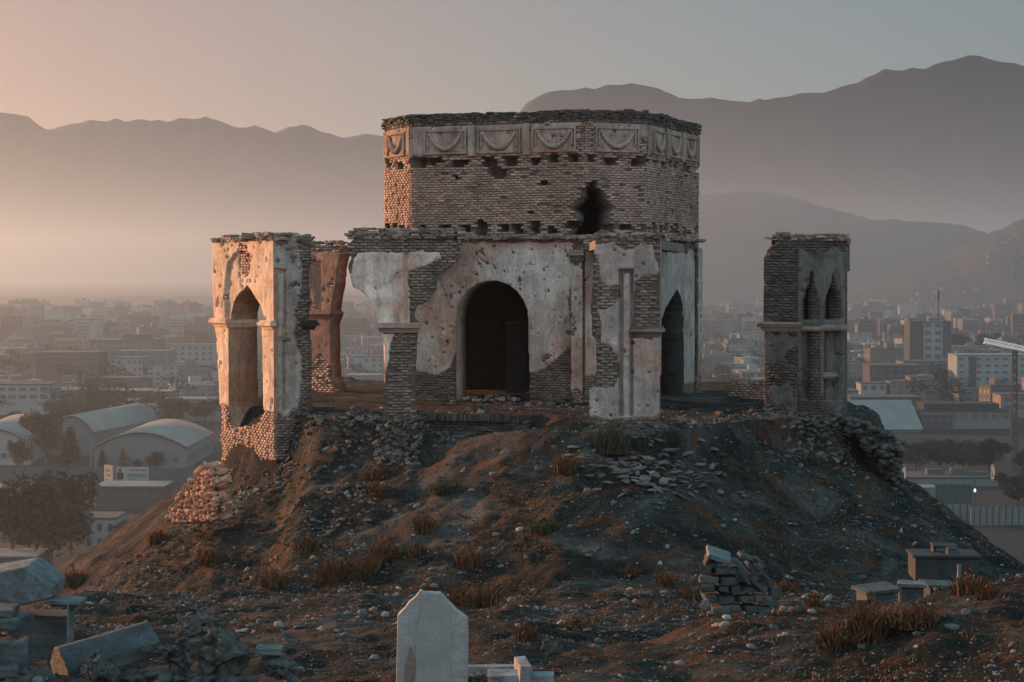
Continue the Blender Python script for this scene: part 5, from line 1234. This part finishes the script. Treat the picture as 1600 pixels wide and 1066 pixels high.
# right
ob = building('tall office block with white window grid', 1443, 1474, 504, 1150, 14, 'white', 2, 7, name='office_block', wsize=(.62, .5), floor_h=4.6, roofc='dark')
for a, b, lb in ((1421, 1443, 'left'), (1474, 1486, 'right')):
    wd = (b - a) / F * 1150; mb = MB(); mb.box((((a + b) / 2 - 1458.5) / F * 1150, 7, 16.3), (wd - .2, 16, 33.5)); mb.build('blank_wing', CW['dark'], ob)
mb = MB(); mb.tube([(4.5, 7, 32), (4.5, 7, 52)], .35, 6); mb.tube([(4.5, 7, 46), (4.5, 7, 50)], .7, 6); mb.build('antenna', CW['dark'], ob)
building('pale shed with wide white pitched roof right of the tower fragment', 1316, 1440, 672, 745, 14, 'grey', 6, 1, roofc='metal', wsize=(.35, .5), name='shed', cat='shed')
p = at(1378, 660, 748); mb = MB(); wd = 124 / F * 745
mb.add([(p.x - wd / 2, 744, at(800, 671, 745).z), (p.x + wd / 2, 744, at(800, 671, 745).z), (p.x + wd / 2, 768, at(800, 671, 745).z + 10), (p.x - wd / 2, 768, at(800, 671, 745).z + 10), (p.x - wd / 2, 768, at(800, 671, 745).z), (p.x + wd / 2, 768, at(800, 671, 745).z)], [(0, 1, 2, 3), (0, 4, 5, 1), (0, 3, 4), (1, 5, 2), (3, 2, 5, 4)])
o = mb.build('roof', CW['metal']); rebase(o, [q for q in bpy.data.objects if q.get('label', '').startswith('pale shed with wide')][0])
building('long building with black roof and pale pillars before the shed', 1437, 1580, 644, 760, 24, 'grey', 9, 1, roofc='black', wsize=(.6, .6), extras=((0, 0, 30, 14, 2.5),))
building('dark bay building left under the black roof', 1440, 1490, 650, 758, 6, 'dark', 4, 1)
building('pink and white house with gable behind the dark roof', 1392, 1424, 598, 880, 12, 'pink', 3, 1, name='house', cat='house')
building('white house left of the pink house', 1346, 1386, 600, 880, 12, 'white', 3, 1, name='house', cat='house', wsize=(.5, .6))
building('pinkish house right of the pink house', 1424, 1450, 590, 885, 12, 'pink', 2, 1, name='house', cat='house')
building('wide dark block behind the pink house', 1360, 1440, 572, 980, 20, 'dark', 6, 2)
building('long pale block under the office block', 1412, 1500, 566, 1040, 20, 'grey', 7, 2, roofc='dark')
ob = building('concrete block with dark recess at the right edge', 1496, 1620, 556, 960, 20, 'white', 9, 4, wsize=(.5, .35), roofc='metal')
mb = MB(); wd = 124 / F * 960; mb.box((-wd / 2 + wd * .20, -.3, 10), (3.2, 1.0, 20)); mb.build('recess', CW['dark'], ob)  # dark box set proud of the wall, painting the recess's shade
building('long dark green walled yard building beside the tower fragment', 1330, 1440, 622, 800, 16, 'dark', 8, 1)
building('grey block right behind the tower fragment', 1322, 1342, 612, 820, 14, 'grey', 2, 3)
building('flat roofed building with parapet clutter above the green wall', 1412, 1562, 748, 556, 16, 'grey', 10, 1, extras=((-.2, 0, 5, 3, 1.6), (.28, 0, 4, 3, 1.9), (.7, 0, 6, 3, .8)))
building('pale pink house behind the lattice mast', 1565, 1630, 618, 820, 14, 'pink', 3, 2, name='house', cat='house')
building('small grey guard hut left of the green wall', 1434, 1464, 764, 508, 6, 'grey', 1, 1, roofc='metal', name='hut', cat='hut', wsize=(.3, .45))
# walls of the compound
def longwall(label, px0, px1, pyt, Y, colr, name='compound_wall', posts=8, cat='wall', zb=None):
    X0, X1 = (px0 - 800) / F * Y, (px1 - 800) / F * Y; zt = at(800, pyt, Y).z; zb = CITYZ if zb is None else zb
    root = thing(name, label, cat, ((X0 + X1) / 2, Y, zb)); h = zt - zb
    MB().box((0, 0, h / 2), (X1 - X0, .4, h)).build('panel', CW[colr], root)
    me = None
    for k in range(posts):
        o = MB().box((0, 0, h / 2 + .15), (.35, .6, h + .5)).build('post', CW['dark'], root) if me is None else bpy.data.objects.new('post', me)
        if me is not None: SC.collection.objects.link(o); o.parent = root
        me = o.data; o.location.x = (k + .5 - posts / 2) * (X1 - X0) / posts
SLATE = cwall('blue_grey_wall', (.10, .125, .14)); CW['slate'] = SLATE
longwall('long blue grey compound wall in front of the hangars', -60, 345, 731, 566, 'slate', posts=18)
longwall('grey concrete panel wall at the right below the dark tree', 1519, 1640, 792, 470, 'grey', posts=12, zb=CITYZ - 2)
longwall('grey lower wall under the green sheet fence', 1464, 1519, 788, 476, 'grey', posts=5, zb=CITYZ - 2)
longwall('green sheet metal fence above the grey wall', 1463, 1521, 757, 480, 'teal', name='sheet_fence', cat='fence', posts=6)
longwall('short teal fence panel near the mound edge', 1408, 1436, 755, 520, 'teal', name='sheet_fence', cat='fence', posts=3)
# dishes
for px, py, lb in ((1412, 748, 'satellite dish at the mound side of the flat roof'), (1551, 748, 'satellite dish on the right end of the flat roof')):
    r_ = thing('satellite_dish', lb, 'satellite dish', tuple(at(px, py + 8, 554)))
    mb = MB(); n = 12; V = [(0, 0, 0)]; Fc = []
    for k in range(n): a = 2 * PI * k / n; V.append((math.cos(a) * 1.6, .0, math.sin(a) * 2.6))
    V = [(x * .55, y - .35 * (x * x + z * z) / 6 + .3, z) for x, y, z in V]
    Fc = [(0, 1 + (k + 1) % n, 1 + k) for k in range(n)]; mb.add([(x, y, z + 3.2) for x, y, z in V], Fc); o = mb.build('bowl', CW['white'], r_); o.rotation_euler.z = -1.1
    s_ = o.modifiers.new('s', 'SOLIDIFY'); s_.thickness = .12
    MB().tube([(0, .2, 0), (0, .2, 3)], .12, 6).build('mast', CW['dark'], r_)
# street lamp (lit)
p = at(1522, 820, 465); r_ = thing('street_lamp', 'lit street lamp on a dark pole at the corner of the green fence', 'street lamp', (p.x, 465, CITYZ - 2))
zl = at(1522, 766, 465).z - CITYZ + 2; MB().tube([(0, 0, 0), (0, 0, zl + 2.5)], .22, 6).build('pole', CW['dark'], r_)
EM = bpy.data.materials.new('lamp_glow'); EM.use_nodes = True; b = EM.node_tree.nodes['Principled BSDF']; b.inputs['Emission Color'].default_value = (.75, .95, 1, 1); b.inputs['Emission Strength'].default_value = 1.5
MB().tube([(0, -.6, zl - .35), (0, -.6, zl), (0, -.6, zl + .35)], [.12, .26, .12], 8).build('lamp_head', EM, r_)
for px, yt, yb, Y, lb in ((325, 598, 668, 780, 'thin grey light pole left of the left pavilion'), (142, 690, 730, 590, 'thin pole at the big hangar corner')):
    p = at(px, yb, Y); o = MB().tube([(0, 0, 0), (0, 0, at(px, yt, Y).z - CITYZ)], .22, 6).build('light_pole', CW['metal']); o.location = (p.x, Y, CITYZ); tag(o, lb, 'pole')
# lattice crane
CYY = 600; p = at(1584, 735, CYY); r_ = thing('tower_crane', 'lattice tower crane with a slanting jib at the right edge', 'crane', (p.x, CYY, CITYZ))
H = at(1584, 545, CYY).z - CITYZ; mb = MB(); wb, wt = 2.0, 1.2
def leg(sx, sy, z): k = (wb + (wt - wb) * z / H) / 2; return (sx * k, sy * k, z)
for sx in (-1, 1):
    for sy in (-1, 1): mb.tube([leg(sx, sy, 0), leg(sx, sy, H)], .16, 5)
nst = 14
for k in range(nst):
    z0_, z1_ = H * k / nst, H * (k + 1) / nst
    for a, b in (((-1, -1), (1, -1)), ((1, -1), (1, 1)), ((1, 1), (-1, 1)), ((-1, 1), (-1, -1))):
        mb.tube([leg(*a, z0_), leg(*b, z1_)], .12, 4); mb.tube([leg(*b, z0_), leg(*a, z1_)], .12, 4)
mb.build('mast', CW['dark'], r_)
mb = MB(); j0 = at(1538, 533, CYY) - Vector((p.x, CYY, CITYZ)); j1 = at(1650, 556, CYY) - Vector((p.x, CYY, CITYZ))
for dy, dz in ((-.7, -.6), (.7, -.6), (0, .7)): mb.tube([j0 + Vector((0, dy, dz)), j1 + Vector((0, dy, dz))], .32, 5)
for k in range(16):
    a = j0.lerp(j1, k / 16); b = j0.lerp(j1, (k + 1) / 16)
    for s_ in (-.7, .7): mb.tube([a + Vector((0, s_, -.6)), a.lerp(b, .5) + Vector((0, 0, .7)), b + Vector((0, s_, -.6))], .20, 4)
mb.build('jib', simple('white_steel', (.6, .6, .58), (.7, .7, .68), 1, bump=0), r_)
# billboards
def board(label, px0, px1, py0, py1, Y, rz, bgc, marks, name='billboard'):
    a, b = at(px0, py1, Y), at(px1, py0, Y); wd = (b.x - a.x) / math.cos(rz); h = b.z - a.z
    r_ = thing(name, label, 'billboard', ((a.x + b.x) / 2, Y, CITYZ), rz); z0_ = a.z - CITYZ
    MB().box((0, 0, z0_ + h / 2), (wd, .5, h)).build('panel', bgc, r_)
    mk = MB()
    for (u0, u1, v0, v1) in marks: mk.box(((u0 + u1) / 2 * wd - wd / 2, -.28, z0_ + (v0 + v1) / 2 * h), ((u1 - u0) * wd, .06, (v1 - v0) * h))
    if marks: mk.build('printing', CW['black'], r_)
    MB().tube([(0, .5, 0), (0, .5, z0_)], .35, 6).build('post', CW['dark'], r_)
    return r_
PB = cwall('poster_white', (.50, .50, .48)); PO = cwall('poster_cream', (.55, .42, .34))
script = lambda u0, u1, v, n: [(u0 + (u1 - u0) * (k + .1) / n, u0 + (u1 - u0) * (k + random.uniform(.55, .95)) / n, v - random.uniform(.0, .03), v + random.uniform(.03, .07)) for k in range(n)] + [(u0 + (u1 - u0) * (k + .4) / n, u0 + (u1 - u0) * (k + .55) / n, v, v + .11) for k in range(0, n, 2)]
def figure(u, w_): return [(u - w_ * .18, u + w_ * .18, .72, .92), (u - w_ * .5, u + w_ * .5, .30, .68), (u - w_ * .35, u + w_ * .35, .05, .30)]
board('cream side panel of the corner billboard, sunlit', 162, 179, 727, 757, 520, -.9, PO, script(.2, .8, .7, 3) + script(.25, .8, .45, 3) + script(.2, .6, .2, 2))
board('wide white corner billboard with a figure and lines of writing', 181, 232, 730, 756, 520, 0, PB, figure(.14, .20) + script(.36, .96, .80, 8) + script(.36, .96, .52, 8) + [(.36, .96, .40, .44)] + script(.36, .9, .2, 7))
board('lower poster board with a figure under the wide billboard', 180, 206, 762, 791, 515, 0, PB, figure(.5, .5) + [(0.02, .08, .02, .98)])

# the crowd of flat roofed blocks
def block_mesh(seed):
    rg = random.Random(seed); mb = MB(); w_ = rg.uniform(10, 24); d = rg.uniform(9, 16); h = rg.choice([4, 7, 7, 10, 10, 13])
    mb.box((0, d / 2, h / 2 - 1), (w_, d, h + 2), m=0); mb.box((0, d / 2, h + .3), (w_ + .6, d + .6, .4), m=1)
    if rg.random() < .6: mb.box((rg.uniform(-.3, .3) * w_, d / 2, h + 1.6), (rg.uniform(3, 6), rg.uniform(3, 5), 2.4), m=0)
    if rg.random() < .5: mb.box((rg.uniform(-.4, .4) * w_, d * .7, h + 1.2), (1.4, 1.4, 1.4), m=3)
    nw = max(2, int(w_ / 3.2))
    for f in range(int(h / 3.2)):
        for k in range(nw):
            if rg.random() < .9: mb.box((-w_ / 2 + (k + .5) * w_ / nw, -.02, 1.8 + f * 3.2), (w_ / nw * .5, .2, 1.5), m=2)
        for k in range(3):
            for sx in (-1, 1): mb.box((sx * w_ / 2, (k + .5) * d / 3, 1.8 + f * 3.2), (.2, 1.6, 1.5), m=2)
    return mb
BM = []
cols_ = ['white', 'grey', 'tan', 'grey', 'brown', 'white', 'pink', 'grey', 'tan', 'dark', 'white', 'grey']
for i in range(12):
    o = block_mesh(i + 40).build('house', [CW[cols_[i]], CW['roof' if i % 3 else 'metal'], WIN, CW['white']]); BM.append(o.data); bpy.data.objects.remove(o)
names = {'white': 'hazy white flat roofed block crowded in the city', 'grey': 'hazy grey flat roofed block crowded in the city', 'tan': 'hazy tan brick block crowded in the city', 'brown': 'hazy brown block crowded in the city', 'pink': 'hazy pinkish block crowded in the city', 'dark': 'hazy dark concrete block crowded in the city'}
rg = random.Random(5); cnt = 0; placed = []
TAKEN = [(q.location.x, q.location.y) for q in bpy.data.objects if q.get('category') in ('building', 'house', 'hangar', 'shed', 'office block') and q.location.y > 300]
far = MB(); farn = 0
Y = 640.0; row = 0
while Y < 3050:
    half = Y * .29; X = -half
    while X < half:
        wd = rg.uniform(14, 30); px = 800 + F * X / Y
        hid = (615 < px < 1080) or (345 < px < 478) or (1200 < px < 1312)
        skip = hid or rg.random() < .12 or any(abs(X - a) < 26 and -16 < Y - b < 40 for a, b in TAKEN)
        if Y < 800 and (px < 350 or px > 1310): skip = True
        if Y > 1500 and rg.random() < .25: skip = True
        if not skip:
            i = rg.randrange(12)
            jx, jy = X + rg.uniform(-4, 4), Y + rg.uniform(-9, 9)
            if cnt < 290:
                o = bpy.data.objects.new('house', BM[i]); SC.collection.objects.link(o); o.location = (jx, jy, CITYZ); o.rotation_euler.z = rg.choice([0, 0, .15, -.2, .35])
                s_ = rg.uniform(.85, 1.25); o.scale = (s_, s_, rg.uniform(.8, 1.35)); tag(o, names[cols_[i]], 'house', 'hazy houses of the city below the mound'); cnt += 1
            else:
                h = rg.choice([4, 6, 7, 9, 12, 16]) * rg.uniform(.9, 1.4); far.box((jx, jy, CITYZ + h / 2 - 1), (wd * .8, rg.uniform(10, 16), h + 2), (0, 0, rg.choice([0, .2, -.2])), m=rg.randrange(6))
                if rg.random() < .7: far.box((jx + rg.uniform(-4, 4), jy, CITYZ + h + 1), (4, 4, 2.2), m=rg.randrange(6))
                if Y < 2000:
                    for f in range(int(h / 3.2)): far.box((jx, jy - 7.5, CITYZ + 1.8 + 3.2 * f), (wd * .68, 1.2, 1.2), m=6)
                farn += 1
        X += wd + rg.uniform(2, 12)
    Y += rg.uniform(22, 30) * (1 + Y / 4500); row += 1
# houses climbing the hazy hill on the right
hill = [q for q in bpy.data.objects if q.name.startswith('hills')]
dg = bpy.context.evaluated_depsgraph_get()
for k in range(70):
    px = rg.uniform(1420, 1640); Y = 3150 - (1640 - px) * .7 + rg.gauss(0, 40); X = (px - 800) / F * Y
    best = None
    for hq in hill:
        ok, loc, nrm, _ = hq.ray_cast(Vector((X, Y, 500)), Vector((0, 0, -1)))
        if ok and (best is None or loc.z > best): best = loc.z
    if best is not None and best > -55 and best < 95: far.box((X, Y, best + 1), (rg.uniform(3, 7), 5, 3.4), m=rg.choice([0, 1, 2, 3]))
FARM = [CW['white'], CW['grey'], CW['tan'], CW['brown'], CW['dark'], CW['roof'], WIN]
tag(far.build('distant_city', FARM), 'mass of hazy distant city blocks reaching to the foot of the mountains', 'city', kind='stuff')
print('houses', cnt, 'far', farn)
# tree belts in the city
tm, tt = TM_[('round', 0, 'dark_foliage')]
Vt = []; base = np.empty(len(tm.vertices) * 3, np.float32); tm.vertices.foreach_get('co', base); base = base.reshape(-1, 4, 3)[::9]
for k in range(420):
    Y = 1 / rg.uniform(1 / 2600, 1 / 700); X = rg.uniform(-.29, .29) * Y; px = 800 + F * X / Y
    if (620 < px < 1080) or (Y < 800 and (px < 250 or px > 1330)): continue
    s_ = rg.uniform(9, 17); Vt.append((base * np.array([s_ * 1.2, s_ * 1.2, s_]) * np.array([1.4, 1.4, 1]) + np.array([X, Y, CITYZ])).reshape(-1, 3))
Vt = np.concatenate(Vt); tag(fastmesh('city_trees', Vt, [np.arange(len(Vt)).reshape(-1, 4)], [LEAF], tint=RNG.random(len(Vt) // 4)), 'dark tree belts between the hazy city blocks', 'trees', kind='stuff')
# smoke plume over the city on the left is part of the haze

# ------------------------------------------------------------------ haze
mb = MB(); mb.box((0, 5785, (CITYZ - 14 + HAZE_TOP) / 2), (15900, 12430, HAZE_TOP - CITYZ + 14))
hm = bpy.data.materials.new('haze_air'); hm.use_nodes = True; hn = hm.node_tree; hn.nodes.clear()
ho = hn.nodes.new('ShaderNodeOutputMaterial'); hv = hn.nodes.new('ShaderNodeVolumePrincipled')
hv.inputs['Color'].default_value = (.42, .545, .66, 1); hv.inputs['Density'].default_value = HAZE_DENSITY; hv.inputs['Anisotropy'].default_value = .60
hn.links.new(hv.outputs[0], ho.inputs['Volume'])
hz_ = mb.build('haze', hm); tag(hz_, 'smoky morning haze lying over the city and valley', 'haze', kind='stuff')
